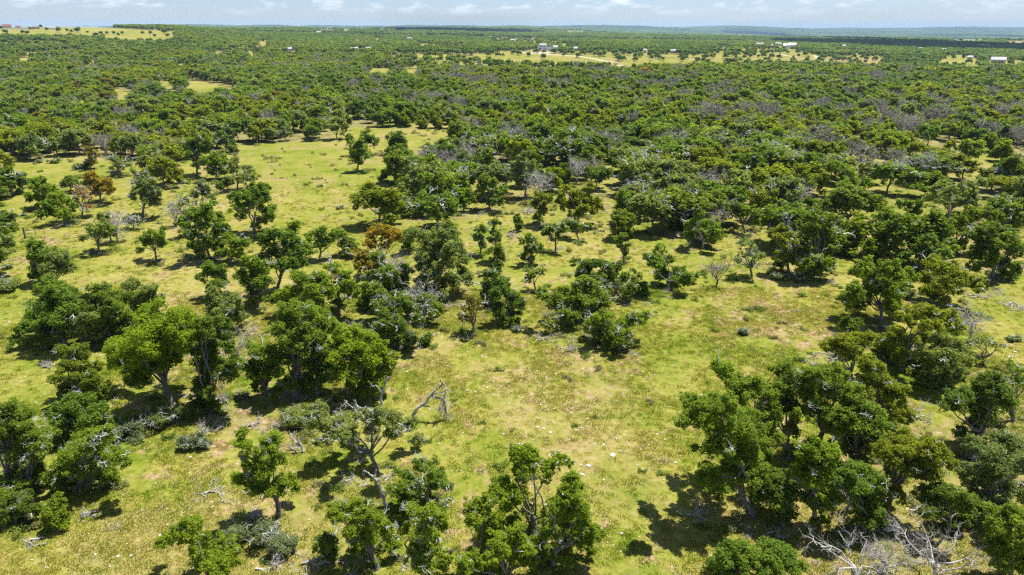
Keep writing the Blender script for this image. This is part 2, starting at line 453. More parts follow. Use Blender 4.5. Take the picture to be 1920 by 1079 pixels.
def bend(a, b, rng, n=5, amt=0.12, sag=0.0):
    a = np.asarray(a, float); b = np.asarray(b, float)
    t = np.linspace(0, 1, n)[:, None]
    L_ = np.linalg.norm(b - a)
    off = rng.normal(0, amt * L_, 3) ; off2 = rng.normal(0, amt * L_ * 0.6, 3)
    p = a + (b - a) * t + off * np.sin(math.pi * t) + off2 * np.sin(2 * math.pi * t)
    p[:, 2] += sag * L_ * np.sin(math.pi * t[:, 0])
    return p

def spray(tb, root, direc, length, r0, rng, depth, k=3, spread=0.75):
    """a bare branching limb"""
    direc = direc / (np.linalg.norm(direc) + 1e-9)
    end = root + direc * length
    if depth <= 0:
        tb.add(np.array([root, end]), [r0, r0 * 0.5], 3); return
    m_ = 4 if depth > 1 else 3
    p = bend(root, end, rng, m_, 0.13)
    tb.add(p, np.linspace(r0, r0 * 0.55, m_), k if depth > 1 else 3)
    if depth <= 0: return
    nb = rng.integers(2, 4)
    for i in range(nb):
        t = rng.uniform(0.45, 1.0) if i else 1.0
        q = p[min(m_ - 1, int(round(t * (m_ - 1))))]
        d = direc + rng.normal(0, spread, 3); d[2] += 0.12
        spray(tb, q, d, length * rng.uniform(0.55, 0.85), r0 * 0.55, rng, depth - 1, k, spread)

def leaves(C, R, n, size, rng, flat=0.85):
    """leaf-sized faces through the shells of clusters; C (k,3) R (k) n (k) -> V,F"""
    idx = np.repeat(np.arange(len(C)), n)
    m = len(idx)
    d = rng.normal(0, 1, (m, 3)); d /= np.linalg.norm(d, axis=1)[:, None]
    rr = 0.35 + 0.65 * rng.random(m) ** 0.55
    out = rng.random(m) < 0.12
    rr = np.where(out, rr * rng.uniform(1.05, 1.45, m), rr)
    off = d * (rr * R[idx])[:, None]; off[:, 2] *= flat
    P = C[idx] + off
    nrm = d * 0.55 + rng.normal(0, 0.55, (m, 3)); nrm[:, 2] += 0.95
    nrm /= np.linalg.norm(nrm, axis=1)[:, None]
    t = np.cross(nrm, rng.normal(0, 1, (m, 3))); t /= np.linalg.norm(t, axis=1)[:, None] + 1e-9
    b = np.cross(nrm, t)
    s = (size * rng.uniform(0.65, 1.35, m))[:, None]
    V = np.stack([P - t * s * 0.42 + b * s * 0.32, P - t * s * 0.42 - b * s * 0.32, P + t * s * 0.58], 1).reshape(-1, 3)
    Fq = np.arange(m * 3).reshape(-1, 3)
    return V, Fq

def grow(base, lobes, leaf, cover, rng, twigs=0, top=None, trunk_r=None, sub=8, k=6, multi=1, limbs=9, low=0.0, wood=True):
    """base: the foot. lobes (n,4): x y z r, relative to the foot. cover: leaf area per crown outline area.
    returns crown (V,F), wood Tubes, twig Tubes"""
    lobes = np.asarray(lobes, float)
    C = []; R = []; Nn = []
    for x, y, z, r in lobes:
        m = max(3, int(sub + rng.integers(-1, 2)))
        for i in range(m):
            d = rng.normal(0, 1, 3); d[2] = d[2] * 0.85 + 0.22; d /= np.linalg.norm(d)
            if sub > 6:
                rr = r * rng.uniform(0.24, 0.52); o_ = rng.uniform(0.45, 1.0)
            else:
                rr = r * rng.uniform(0.38, 0.66); o_ = 0.62
            C.append([x + d[0] * r * o_, y + d[1] * r * o_, z + d[2] * r * o_ * 0.94]); R.append(rr)
            Nn.append(int(cover * math.pi * rr * rr / (0.30 * leaf * leaf) + 1))
    if len(lobes) > 3:
        for i in range(len(lobes)):                         # leafy bridges to the next lobe
            dd = np.linalg.norm(lobes[:, :3] - lobes[i, :3], axis=1); dd[i] = 1e9
            j = int(np.argsort(dd)[rng.integers(0, 2)]); t = rng.uniform(.35, .65)
            q = lobes[i, :3] * (1 - t) + lobes[j, :3] * t; rr = 0.5 * (lobes[i, 3] + lobes[j, 3]) * rng.uniform(.4, .6)
            C.append(list(q)); R.append(rr); Nn.append(int(cover * math.pi * rr * rr / (0.30 * leaf * leaf) + 1))
    C = np.array(C); R = np.array(R); Nn = np.array(Nn)
    V, Fq = leaves(C, R, Nn, leaf, rng)
    wt_ = Tubes(); tt = Tubes()
    cen = np.average(lobes[:, :3], axis=0, weights=lobes[:, 3] ** 2)
    H = (lobes[:, 2] + lobes[:, 3]).max()
    zb = (lobes[:, 2] - lobes[:, 3]).min()
    tr = trunk_r or 0.016 * H + 0.04
    if wood:
        order = np.argsort(-lobes[:, 3] * rng.uniform(0.7, 1.3, len(lobes)))
        groups = [order[i::multi] for i in range(multi)]
        for g in groups:
            gc = np.average(lobes[g, :3], axis=0)
            f = np.array([gc[0] * 0.45, gc[1] * 0.45, max(0.16 * H, min(0.45 * gc[2], zb + 0.25 * (H - zb)))])
            foot = rng.normal(0, 0.12 * (multi > 1), 3) * multi; foot[2] = -0.25
            p = bend(foot, f, rng, 6, 0.045)
            tr2 = tr / math.sqrt(multi) * 1.1
            tb_r = np.array([1.55, 1.1, 1.0, 0.93, 0.88, 0.85]) * tr2
            wt_.add(p, tb_r, 8 if k > 5 else k)
            for li in g[:limbs]:
                e = lobes[li, :3] + np.array([0, 0, -0.1 * lobes[li, 3]])
                s0 = p[5] if rng.random() < 0.6 else p[4]
                q = bend(s0, e, rng, 5, 0.10, 0.08)
                rr = tr2 * 0.55 * min(1.0, 0.5 + lobes[li, 3] / (0.35 * H))
                wt_.add(q, np.linspace(rr, rr * 0.28, 5), max(4, k - 1))
                if k > 4:
                    for _ in range(3):
                        d = rng.normal(0, 1, 3); d[2] = abs(d[2]) * 0.5; d /= np.linalg.norm(d)
                        q2 = bend(q[rng.integers(2, 5)], e + d * lobes[li, 3] * 0.8, rng, 3, 0.1)
                        wt_.add(q2, np.linspace(rr * 0.35, rr * 0.1, 3), 3)
    for _ in range(int(twigs * 2.6)):
        l = lobes[rng.integers(len(lobes))]
        d = rng.normal(0, 1, 3); d[2] = abs(d[2]) * 0.55; d[1] -= 0.5; d /= np.linalg.norm(d)
        root = l[:3] + d * l[3] * 0.6
        spray(tt, root, d, l[3] * rng.uniform(0.4, 0.65), max(0.03, leaf * 0.24), rng, 3, 3, 0.8)
    return V, Fq, wt_, tt

# tones: real leaf colours
TONE = {
    'green': (0.145, 0.21, 0.026),
    'bright': (0.16, 0.226, 0.02),
    'dark': (0.108, 0.162, 0.024),
    'grey': (0.168, 0.21, 0.072),
    'olive': (0.172, 0.204, 0.02),
    'juniper': (0.138, 0.198, 0.008),
    'orange': (0.26, 0.2, 0.03),
    'brown': (0.175, 0.15, 0.026),
    'rust': (0.26, 0.18, 0.08),
    'silver': (0.150, 0.185, 0.115),
}
MT = {k: leaf_material('leaves_' + k, v) for k, v in TONE.items()}
WORDS = {'green': 'mid green', 'bright': 'bright green', 'dark': 'dark green', 'grey': 'grey-green', 'olive': 'olive green', 'juniper': 'yellowish green',
         'orange': 'orange-leaved', 'brown': 'brownish', 'rust': 'rust-tinged', 'silver': 'silvery'}
# ------------------------------------------------------------------ what stands where, read off the photograph
# kind tone  foot_x foot_y | crown lobes x,y,r ...   (photograph pixels) | options | label
SPEC = '''
O bright 325 762|300,590,26;325,615,28;290,625,25;355,605,16;315,650,28;270,650,30;240,660,22;220,680,15;255,690,25;285,680,22;262,712,18;345,640,15;330,665,18;210,650,12|tw0|tall bright green live oak with a pale bare trunk leaning at the left clearing edge
O green 125 648|110,560,20;85,575,22;75,595,18;120,590,22;140,590,12;50,620,14;35,645,13;60,600,14;100,625,16;125,615,14;95,548,12|tw3|live oak with a low drooping limb reaching left over open grass
O grey 152 655|155,605,18;170,615,16;140,620,12;165,600,12||small grey-green live oak with a thick dark trunk beside the drooping-limbed oak
O green 75 535|72,470,14;60,460,10;85,480,14;75,500,14;70,515,10;60,480,9||live oak with a narrow dark crown below the wooden fence post
O grey 103 545|115,490,16;128,500,12;100,505,14;100,485,12;118,478,10||round grey-green live oak touching the narrow dark one below the fence post
O green 100 600|90,530,16;85,545,14;105,540,12;115,560,14;95,565,12|tw1|live oak squeezed between the two oaks below the fence post and the drooping-limbed oak
O dark 207 637|185,550,18;175,575,16;200,555,18;195,590,20;220,600,16;185,610,16;210,575,14;178,595,12|tw3|dark broad live oak just behind the tall bright one
O grey 268 600|245,540,14;260,555,18;280,565,15;238,560,14;270,545,12;255,572,12||grey-green live oak with a bare trunk on the open slope behind the tall bright one
O green 232 632|225,580,16;240,600,16;222,610,14;250,605,10||low live oak filling the gap beside the dark broad one
O olive 160 755|140,665,18;155,680,18;130,690,16;175,690,12;150,705,18;175,715,16;115,715,14;190,735,14;160,735,16;125,735,14|tw4|upper oak of the two stacked clumps left of the tall bright one
O green 180 830|150,760,20;120,770,16;140,790,20;175,785,18;110,800,14;195,800,14;150,815,18;115,825,12;205,825,10|tw9|lichen-grey live oak in front of the olive one at the left
O green 135 920|165,830,20;190,850,18;215,860,14;232,870,10;140,845,18;165,870,18;195,890,14;120,865,16;110,890,14;210,898,12;105,915,12;185,820,14|tw26|thick-trunked live oak with white lichened twigs hanging from its right side
O dark 8 920|10,770,16;30,790,14;10,800,14;25,815,16;50,810,16;15,840,16;-10,790,18;-12,830,16|tw6|dark live oak cut by the left edge of the photo above the juniper sapling
O green 64 915|60,830,20;45,850,20;75,840,14;40,880,18;60,885,16;20,890,16;10,920,18;30,930,18;75,870,12;50,910,14|tw14|two-stemmed live oak with forked pale limbs at the lower left
O dark 30 985|20,960,18;50,950,16;35,940,12;0,950,16|tw4|low shaded oak at the foot of the two-stemmed one
J bright 105 990|105,955,12;100,970,14;112,972,13;106,940,9;96,980,10;116,984,10||bright feathery young juniper at the foot of the oaks, lower left
O dark 390 777|400,610,16;385,635,16;420,620,14;375,660,16;400,655,18;430,650,12;380,690,16;400,690,16;375,720,14;390,735,16;370,750,12;395,760,12;420,700,14;352,620,9;440,680,12|tw5|dark columnar live oak leafy down to the ground right of the tall bright one
O grey 425 622|400,555,12;420,565,16;405,580,16;435,580,14;400,600,14;425,600,16;450,595,12;440,565,10|tw2|rounded grey-green live oak bush above the grey dead tree
O bright 500 750|500,665,20;480,680,16;520,680,14;490,710,14;510,700,14;470,705,10|tw3|small bright oak at the left end of the big central clump
O green 555 745|560,590,20;535,600,18;525,625,16;585,600,18;610,610,14;560,630,20;590,640,18;540,650,16|tw6|tallest live oak of the big central clump, crown over its left half
O green 595 745|575,660,20;610,660,20;600,690,20;575,690,16;560,710,14;625,700,16;550,680,12|tw4|middle live oak of the big central clump
O bright 680 747|645,630,18;665,650,20;690,640,16;640,665,20;700,665,18;720,670,14;680,690,20;710,700,16;650,700,18;690,720,16;675,740,12;720,690,10;625,615,14|tw6|bright green live oak on the right side of the big central clump
O dark 736 652|715,580,14;740,570,16;765,575,14;720,605,18;745,610,16;705,620,12;760,630,14;730,635,12;785,600,10;795,640,10;765,648,10|tw22|dark live oak tangled with white dead limbs beyond the big central clump
O bright 695 582|690,555,12;700,545,10;682,560,9||small round bright oak with a thin pale trunk behind the lichened tangle
O brown 884 627|880,570,12;895,585,12;870,590,10;885,560,8;900,570,8|thin tw5|thin half-bare brownish oak standing alone at the top of the clearing
O dark 952 607|945,540,10;930,555,10;955,560,14;970,575,12;940,585,12;965,590,10;955,605,10|tw2|small dark oak right of the thin brownish one
O green 1088 605|1060,560,18;1040,570,14;1080,550,18;1110,540,18;1075,580,14;1100,570,14;1130,560,18;1060,590,12;1015,550,10;1095,525,10|tw10|wide live oak with twisted limbs on the far edge of the clearing
O green 1130 655|1130,600,16;1110,610,14;1150,610,16;1120,630,12;1160,630,14;1145,645,12;1180,600,10;1200,600,10;1210,592,7;1175,640,9|tw14|low spreading oak in front of the wide twisted one
O dark 1168 560|1100,500,14;1090,515,12;1130,495,12;1145,510,14;1160,530,16;1185,520,16;1130,525,16;1110,525,12;1200,540,14;1175,545,12;1075,490,8|tw7|dark flat-topped live oak behind the wide twisted one
O green 1255 545|1235,470,12;1225,490,14;1250,490,12;1240,515,12;1270,510,12;1285,525,12;1265,530,12;1300,520,9|tw4|live oak at the right tip of the central thicket with an uneven open crown
O dark 1168 495|1160,445,9;1168,460,9;1172,475,7||small upright oak poking above the central thicket
O orange 700 520|715,432,12;700,440,12;735,440,12;690,455,10;725,450,12;748,440,8||orange-leaved oak, upper of the two in the middle of the photo
O orange 695 535|670,480,12;685,490,14;705,485,12;675,500,10;700,505,10;665,495,8|tw3|orange-leaved oak, lower of the two in the middle of the photo
O grey 810 565|780,445,14;810,450,16;835,445,16;850,465,16;820,475,18;790,480,16;860,490,16;830,500,18;800,510,18;870,520,14;845,530,16;790,530,12;815,545,12;840,430,12|tw5|very wide grey-green live oak right of the orange ones
O dark 765 475|770,440,12;755,450,12;760,465,10||dark small-crowned oak between the orange ones and the very wide one
O green 740 570|715,490,12;730,510,14;750,530,14;720,535,14;700,520,12;760,505,10|tw12|live oak full of grey dead twigs just below the orange ones
O green 712 605|700,545,12;720,560,14;740,575,12;710,575,10|tw3|low green oak below the twiggy one
O green 785 605|800,570,14;775,580,14;825,580,12;760,560,12;740,592,10|tw10|low oak in front of the very wide grey-green one
O green 522 548|500,445,14;520,440,14;545,450,14;560,470,14;530,470,18;505,480,14;545,490,14;520,500,12;565,490,10;495,460,12|tw2|big live oak with a dark trunk left of the middle, over a shaded thicket
O bright 484 577|470,490,12;455,505,12;480,510,14;495,500,10;470,530,12;450,520,10;490,530,12;475,548,8|tw2|bright oak with slender dark trunk at the thicket's left side
O green 400 558|395,505,12;410,515,12;380,520,10;405,535,12;415,530,8;390,500,8||small round oak by itself on the grass left of the thicket
O green 600 490|590,440,10;605,435,10;580,445,8;615,450,10;595,460,10;628,440,9|tw1|umbrella-shaped small oak above the thicket, below the upper meadow
O dark 655 482|650,455,12;660,470,12;645,475,9;640,440,8|tw2|dark round oak left of the orange ones
O green 548 442|548,425,9;545,435,8||little oak top at the lower edge of the upper meadow
O green 575 612|560,520,14;580,530,16;600,525,12;560,550,14;590,555,16;615,545,12;570,575,12;600,580,12|tw5|live oak in the middle of the left thicket
O green 630 592|620,500,10;640,520,12;630,540,12;655,535,10;660,550,10;680,540,9|tw4|slender oak at the right of the left thicket
O bright 540 600|535,550,12;550,565,12;520,560,10;548,580,9||low bright oak inside the left thicket
O bright 127 421|110,375,12;90,385,12;125,380,11;105,395,12;80,400,9;140,390,9;118,400,9;112,365,8||bright green round tree with its own shadow in the left meadow
O bright 72 394|65,345,12;75,355,12;60,370,10;75,375,10;68,340,8||dense green tree behind the round bright one in the left meadow
O orange 191 383|170,330,10;182,345,12;195,350,10;180,360,8;210,355,7;165,345,8;200,340,7||orange autumn-coloured tree standing in the left meadow
O rust 151 408|150,360,10;145,375,9;165,372,8;158,388,8|thin tw14|nearly bare pinkish-grey tree between the bright and the orange ones
O dark 130 362|125,345,9;140,345,9;150,350,8;128,335,7||dark oak behind the nearly bare pinkish-grey tree
O grey 20 360|10,330,12;30,330,12;40,340,9;15,345,12;35,350,8;0,340,12|m3|low grey-green oak mott at the left edge of the meadow
O brown 170 318|165,285,10;175,295,9;168,305,8|tw3|olive-brown tree on the upper border of the left meadow
O grey 218 331|210,300,10;225,305,10;215,320,9;235,312,8|tw8 thin|sparse silvery oak on the upper border of the left meadow
O olive 305 349|290,305,12;310,305,12;325,315,10;300,325,12;320,330,9;335,335,7;285,320,8|tw2|olive oak with orange-tinged edge between the two meadows
O green 403 340|390,305,12;410,300,12;425,310,10;395,320,9;415,320,8;380,300,8;435,320,6||oak with a visible forked trunk at the top left of the upper meadow
O dark 368 330|365,270,12;380,265,12;360,290,12;372,305,10;385,285,10|tw3|tall dark oak left of the fork-trunked one
O dark 425 288|410,265,10;430,270,10;440,280,8;420,255,8|tw2|dark oak at the upper left corner of the upper meadow
O grey 445 357|440,315,10;460,320,10;450,335,10;430,340,8;470,335,8;440,300,8|tw3|grey-green oak on the left border of the upper meadow
O dark 420 362|418,345,8;410,350,6||tiny dark oak on bare soil by the upper meadow
O grey 268 410|265,340,12;280,345,10;255,355,10;275,365,12;290,360,8;265,330,8;250,370,7;285,375,9|tw14|grey-green oak with bare pale limbs below it, left of the long thicket
O green 476 441|470,360,12;485,355,12;460,370,10;495,370,10;440,375,10;480,385,12;500,395,10;505,405,9;460,390,10;440,390,9;490,410,10;480,425,7;450,405,9;435,365,8;500,350,6||large open-crowned oak with a dark curving trunk beside the upper meadow
O grey 345 445|345,372,9;335,387,9;355,382,10;348,400,7|thin tw16|half-dead silvery oak in the long thicket beside the upper meadow
O green 395 490|370,400,12;385,390,12;400,385,10;350,410,12;380,420,14;405,410,12;365,440,12;395,440,14;415,430,12;340,420,10;385,460,12;375,475,10;405,465,12;360,460,9|tw4|biggest oak of the long thicket beside the upper meadow
O green 430 492|425,450,12;440,460,12;450,475,9;420,475,10;460,455,9|tw2|low oak at the lower right of the long thicket
O grey 375 425|370,360,10;385,355,9;380,345,8;395,370,9|tw3|grey oak top at the back of the long thicket
O grey 186 474|190,405,8;180,425,10;170,435,8;195,425,9;155,445,6;183,440,8;200,440,7|tw1|slim leaning grey oak with side tuft in the left meadow
O dark 208 456|200,410,8;205,430,9;212,440,7|tw2|slender dark oak between the leaning grey one and the bare limbs
O green 293 491|280,440,9;295,440,9;285,455,10;262,470,6;300,455,8;270,450,7;305,430,5||small flat-topped oak alone on the slope with its shadow at its foot
O grey 250 430|250,410,8;262,418,8;240,420,6|thin tw14|scraggly half-bare oak above the small flat-topped one
O green 672 324|665,275,10;680,280,10;670,295,10;690,290,7;658,285,7;678,262,7||left tree standing free in the upper meadow
O dark 690 292|690,255,10;700,262,9;680,255,8;655,262,7||dark oak at the back of the upper meadow behind the left free-standing tree
O green 745 347|735,300,14;755,300,14;725,320,11;770,320,11;745,330,12;745,285,12;730,285,10;765,290,10;715,335,8;778,330,7||large pyramid-shaped oak standing free in the upper meadow
O dark 742 292|735,258,10;750,262,10;740,270,10;755,272,8||dark oak top right behind the pyramid-shaped one
O green 828 402|800,335,12;820,340,12;840,340,12;810,355,12;830,365,12;850,355,10;815,375,10;840,385,8;795,355,9|tw2|wide oak below the pyramid-shaped one on the meadow's right border
O green 918 397|900,350,12;920,345,12;935,360,10;905,370,10;925,375,10;890,375,8;940,380,7;910,332,8|tw2|oak right of the wide one on the meadow's right border
O grey 980 376|970,310,12;990,305,12;1005,320,12;980,335,12;1015,335,10;1030,330,8;1000,340,9;985,290,9;965,330,9|tw7|tall grey-green oak with a slanting forked trunk upper right of the meadow
O green 908 332|885,300,12;905,290,12;920,300,10;895,315,10;870,290,9|tw2|oak at the right end of the upper meadow, in front of the wood
O dark 870 305|850,265,10;865,275,10;880,260,10;855,285,8||dark oak on the corner where the wood meets the upper meadow
O olive 970 330|960,285,10;975,280,9;985,270,8;965,270,9||olive yellow-tinged oak behind the slanting forked one
O green 870 397|860,370,10;870,382,9;880,360,8||small oak between the wide one and its right neighbour
O green 780 407|765,385,10;780,390,10;755,375,8;790,398,7;760,398,8|tw3|low oak at the bottom right corner of the upper meadow
O grey 722 412|715,390,7;725,398,7;712,400,6|thin tw18|grey twiggy small oak at the upper meadow's lower right corner
J olive 1010 424|1010,370,10;1025,375,10;1000,385,9;1015,395,9;1008,408,8||olive juniper left of the broad olive clump
J olive 1082 428|1060,360,12;1080,365,12;1100,375,12;1065,385,12;1090,395,12;1115,395,10;1050,375,9;1075,405,10;1105,352,8;1120,380,9||broad olive juniper clump right of the slanting forked oak
O green 1177 420|1170,365,11;1185,370,10;1165,385,9;1180,390,10;1190,385,8;1175,405,9||rounded oak with a dark stem right of the broad olive clump
O green 1206 414|1220,370,8;1205,375,8;1230,375,7;1215,365,7;1245,370,5|thin tw5|small oak with a crooked leaning trunk right of the rounded one
O dark 930 492|925,420,9;925,435,8;935,445,7;920,450,6|tw2|thin dark oak in the gap right of the very wide one
J dark 972 434|970,408,7;972,418,7;972,427,5||slim pointed juniper in the gap above the central thicket
O dark 930 514|930,470,10;940,480,9;925,490,10;930,500,9;915,470,6|tw2|dense dark oak bush right of the very wide one
O green 992 500|985,450,10;1000,455,9;1010,465,8;990,470,9;980,480,7;995,485,7|tw5|twiggy oak left above the central thicket
O green 1042 472|1040,430,9;1050,440,9;1035,445,7;1060,430,8;1025,435,7|tw5|small oak with pale limbs below the broad olive clump
O green 900 482|905,430,8;895,445,8;905,460,7|tw5|small twiggy oak beside the very wide one
O dark 1085 450|1075,425,10;1095,428,9;1060,422,9|tw5|low dark oak under the broad olive clump
O green 925 572|920,520,12;930,535,12;915,540,10;945,530,9;910,555,9|tw3|oak leaning over the arching dead limb
O green 1005 545|1000,515,9;1015,508,8;990,522,7|tw3|small oak at the left foot of the central thicket
O grey 1410 522|1400,455,12;1415,470,12;1395,475,10;1425,480,10;1385,490,9;1410,495,9|thin tw9|sparse silvery oak right of the lone bare sapling
O dark 1525 517|1525,385,12;1540,390,12;1530,410,14;1550,415,12;1520,435,14;1545,440,12;1565,410,10;1535,460,14;1520,475,12;1550,470,12;1580,420,9|tw3|tall dark oak tower right of the sparse silvery one
O olive 1480 512|1470,430,10;1465,445,12;1480,460,12;1475,480,12;1490,490,12;1465,495,10|tw4|olive oak leaning on the tall dark tower's left side
O green 1540 527|1520,495,14;1545,490,12;1530,508,12;1555,500,10;1505,500,12|tw7|low oak at the foot of the tall dark tower
O green 1660 480|1650,410,12;1670,400,12;1640,425,12;1665,430,14;1685,425,12;1655,450,12;1680,455,12;1700,440,10;1645,440,9||rounded oak with two stems right of the tall dark tower
O dark 1715 442|1700,385,10;1715,400,10;1710,420,10;1725,385,8||narrow dark oak just right of the two-stemmed rounded one
O green 1650 605|1640,500,14;1625,510,12;1670,505,12;1690,520,12;1655,530,14;1605,550,12;1590,560,9;1635,545,12;1680,545,12;1700,530,10;1710,515,9;1665,560,10;1620,560,9|tw5|open-crowned oak with a slanting dark trunk right of the clearing
O olive 1762 577|1740,490,12;1760,500,12;1780,510,12;1750,525,14;1780,530,12;1800,520,12;1765,550,12;1820,530,12;1835,540,9;1740,545,9;1770,568,9|tw5|olive oak right of the slanting dark trunk
O dark 1860 525|1830,440,14;1850,430,14;1870,440,14;1840,460,14;1865,465,16;1890,450,14;1905,470,14;1850,490,14;1880,495,14;1910,500,12;1830,480,12;1820,500,10;1890,515,12|tw5|huge dark oak by the right edge above the brush heaps
J olive 1790 480|1760,440,12;1780,430,12;1800,420,14;1770,460,12;1795,455,12;1815,410,12;1830,400,12;1850,400,12||broad olive juniper behind the huge dark oak
O green 1880 440|1880,402,14;1870,385,12;1900,390,12;1910,410,12|tw2|green oak at the right edge behind the huge dark one
O grey 1775 425|1760,350,12;1780,360,12;1800,355,10;1770,380,12;1795,380,12;1750,370,12;1820,350,12;1840,340,10|tw5|spreading grey-green oak above the broad olive juniper
O dark 1908 364|1895,310,14;1910,320,14;1885,325,10;1900,335,10|tw2|dark oak at the right edge beside a small gap
O green 1318 468|1300,420,12;1320,425,14;1340,430,12;1290,440,10;1330,445,12;1350,440,10;1310,400,10|tw4|wide low oak right of the small crooked one
O green 1398 438|1350,385,12;1370,390,12;1390,400,10;1360,405,10;1410,395,12;1420,410,10|tw3|oak behind the wide low one, right of the middle
O dark 1315 405|1300,360,12;1320,350,10;1330,370,12;1310,380,10;1345,355,9|tw2|dark oak above the wide low one
O dark 1425 362|1400,300,12;1420,305,12;1435,315,10;1410,325,10;1425,340,9;1395,320,9|tw2|tall dark oak in the grey wood right of the middle
O dark 1512 355|1505,305,12;1520,300,10;1530,315,9;1510,325,8||dark oak with forked stems before a grassy gap in the wood
O green 1600 375|1560,310,10;1575,315,12;1590,330,10;1605,340,12;1585,350,10;1620,345,10||dark-topped oak right of the grassy gap in the wood
O dark 1607 645|1590,610,9;1605,605,8;1600,622,9;1586,600,5|tw2|small dark oak at the clearing's right corner
O olive 1600 722|1580,640,12;1570,650,12;1595,650,12;1620,640,12;1600,665,12;1575,665,9|tw2|small olive oak below the clearing's right corner
O olive 1690 697|1700,600,9;1720,585,12;1745,592,12;1740,610,12;1730,630,12;1690,630,12;1680,650,14;1715,650,14;1700,680,14;1665,640,12;1780,602,12;1795,620,9|tw10|sprawling olive oak with grey curved limbs below the slanting dark trunk
O grey 1772 725|1760,650,14;1785,645,14;1780,670,16;1750,680,16;1770,700,14;1800,690,14;1810,670,12;1745,710,12|tw5|dense grey-green oak at the top of the right-hand grove
O dark 1835 848|1860,720,16;1880,740,14;1840,735,16;1860,760,16;1830,760,14;1885,755,10;1845,785,14;1820,790,12;1810,740,12;1790,750,14|tw4|dark oak leaning right over bare reddish soil at the grove's right side
O grey 1845 685|1830,640,9;1850,640,9;1870,650,6|thin tw5|sparse grey oak beside the pale rock slabs at the right
O dark 1478 862|1475,700,14;1485,725,14;1470,750,14;1480,775,12;1488,800,11|tw3|narrow oak in the shaded notch of the right-hand grove
O green 1542 858|1520,710,14;1545,720,16;1530,740,16;1560,700,14;1515,760,14;1540,770,14;1575,725,12;1580,750,12;1545,795,13|tw6|tall oak over the dark hollow of the right-hand grove
O olive 1650 800|1640,690,15;1660,720,15;1630,720,14;1680,745,15;1655,755,14;1700,770,13;1620,745,12|tw6|olive oak in the middle of the right-hand grove
O green 1605 885|1600,750,16;1620,770,16;1590,790,18;1615,800,16;1640,780,14;1570,800,14;1650,810,14;1600,830,16;1630,840,14;1560,780,12|tw4|big leafy oak in the centre of the right-hand grove
O green 1405 890|1357,690,12;1370,710,12;1385,725,12;1410,720,12;1430,735,14;1395,745,12;1440,760,14;1455,735,10;1445,790,12;1450,820,12|tw3|tall forked oak at the grove's upper left, its tip over open grass
O green 1413 967|1345,760,14;1330,780,14;1295,755,12;1290,785,12;1310,770,10;1370,770,16;1400,780,16;1350,800,16;1380,810,18;1410,810,16;1430,835,14;1360,840,18;1395,850,18;1420,870,14;1370,880,16;1335,900,14;1400,900,14;1345,920,12;1410,930,12;1325,880,9;1300,840,5|tw3|big leafy oak with a slim dark trunk on the grove's left corner
O olive 1663 957|1700,830,16;1720,850,16;1745,850,14;1690,860,16;1660,850,14;1710,880,16;1740,880,14;1775,860,12;1680,890,12;1665,920,12;1690,820,12|tw3|oak with a leaning trunk above the reddish bare soil of the grove
O green 1522 992|1530,840,14;1555,850,14;1510,850,12;1540,870,14;1500,880,14;1525,900,14;1550,900,14;1515,930,12;1540,935,14;1560,940,12|tw5|oak in the lower middle of the grove, over twisted grey stems
O dark 1470 988|1460,910,14;1480,920,14;1465,940,14;1450,925,10;1475,960,10|tw2|low dark oak between the slim-trunked one and the twisted grey stems
O green 1622 1000|1600,880,14;1625,890,16;1600,910,14;1640,910,14;1620,930,16;1640,950,14;1630,975,14;1605,940,10;1580,900,12|tw2|rounded oak just above the bare dead trees at the bottom right
O dark 1775 1005|1750,940,14;1780,930,14;1805,940,14;1770,960,16;1800,970,14;1830,950,14;1745,965,10|tw1|low dark oak behind the white dead tree at the bottom right
O grey 1850 970|1850,850,14;1880,830,14;1905,840,16;1860,880,16;1890,880,16;1840,900,16;1870,920,18;1905,920,16;1850,940,14;1820,900,12;1925,870,18|tw4|large grey-green oak filling the right edge low in the photo
O green 1895 1090|1870,990,16;1900,980,18;1890,1020,18;1915,1050,18;1865,1020,12;1880,1050,12;1935,1010,18||green oak in the bottom right corner
O green 1900 790|1900,680,10;1915,700,12;1905,720,10|thin tw2|thin oak twig crown at the right edge by the reddish bank
O green 1425 1120|1370,1050,18;1350,1060,14;1400,1045,16;1440,1050,18;1470,1045,16;1420,1070,18;1490,1060,14;1380,1080,18;1450,1080,18||wide low oak thicket cut by the bottom edge right of the middle
O bright 524 969|505,825,14;500,850,16;515,865,14;495,880,14;530,905,12;545,900,10;510,915,14;480,915,14;555,910,8;470,865,15;455,838,12;452,815,8;470,890,16;450,898,12|tw7|bright two-peaked oak by itself on the lower left slope
O bright 395 1118|345,990,16;365,1000,16;330,1010,14;302,1020,10;380,1015,14;370,1030,16;385,1045,16;420,1015,14;430,1040,12;400,1065,16;375,1060,12;425,1060,12;440,1030,8|tw3|bright oak cut by the bottom edge on the lower left slope
O grey 707 887|590,790,10;610,795,14;635,790,14;655,805,12;620,820,12;600,830,8;690,785,14;715,785,16;740,790,14;765,800,12;735,810,12;700,805,12;780,825,9;665,825,10;650,835,8;640,815,10;675,780,12|tw34|wide lichen-grey oak on a dark trunk beside the bowed dead tree
O green 808 952|790,870,12;800,885,14;775,900,12;800,910,14;760,910,12;780,925,12;820,900,12;835,910,9;745,920,12;760,940,12|tw9|oak below the wide lichen-grey one, beside the forked dead trunk
O bright 708 1070|640,960,14;665,955,14;690,960,12;655,985,16;685,985,16;715,975,12;700,1005,16;665,1010,14;730,1000,12;680,1030,14;700,1050,12;735,1020,10;630,975,8|tw14|bright broad oak at the bottom left of the middle
O dark 612 1057|605,1010,10;615,1020,12;600,1030,10;620,1040,10||small dark oak just left of the bright broad one at the bottom
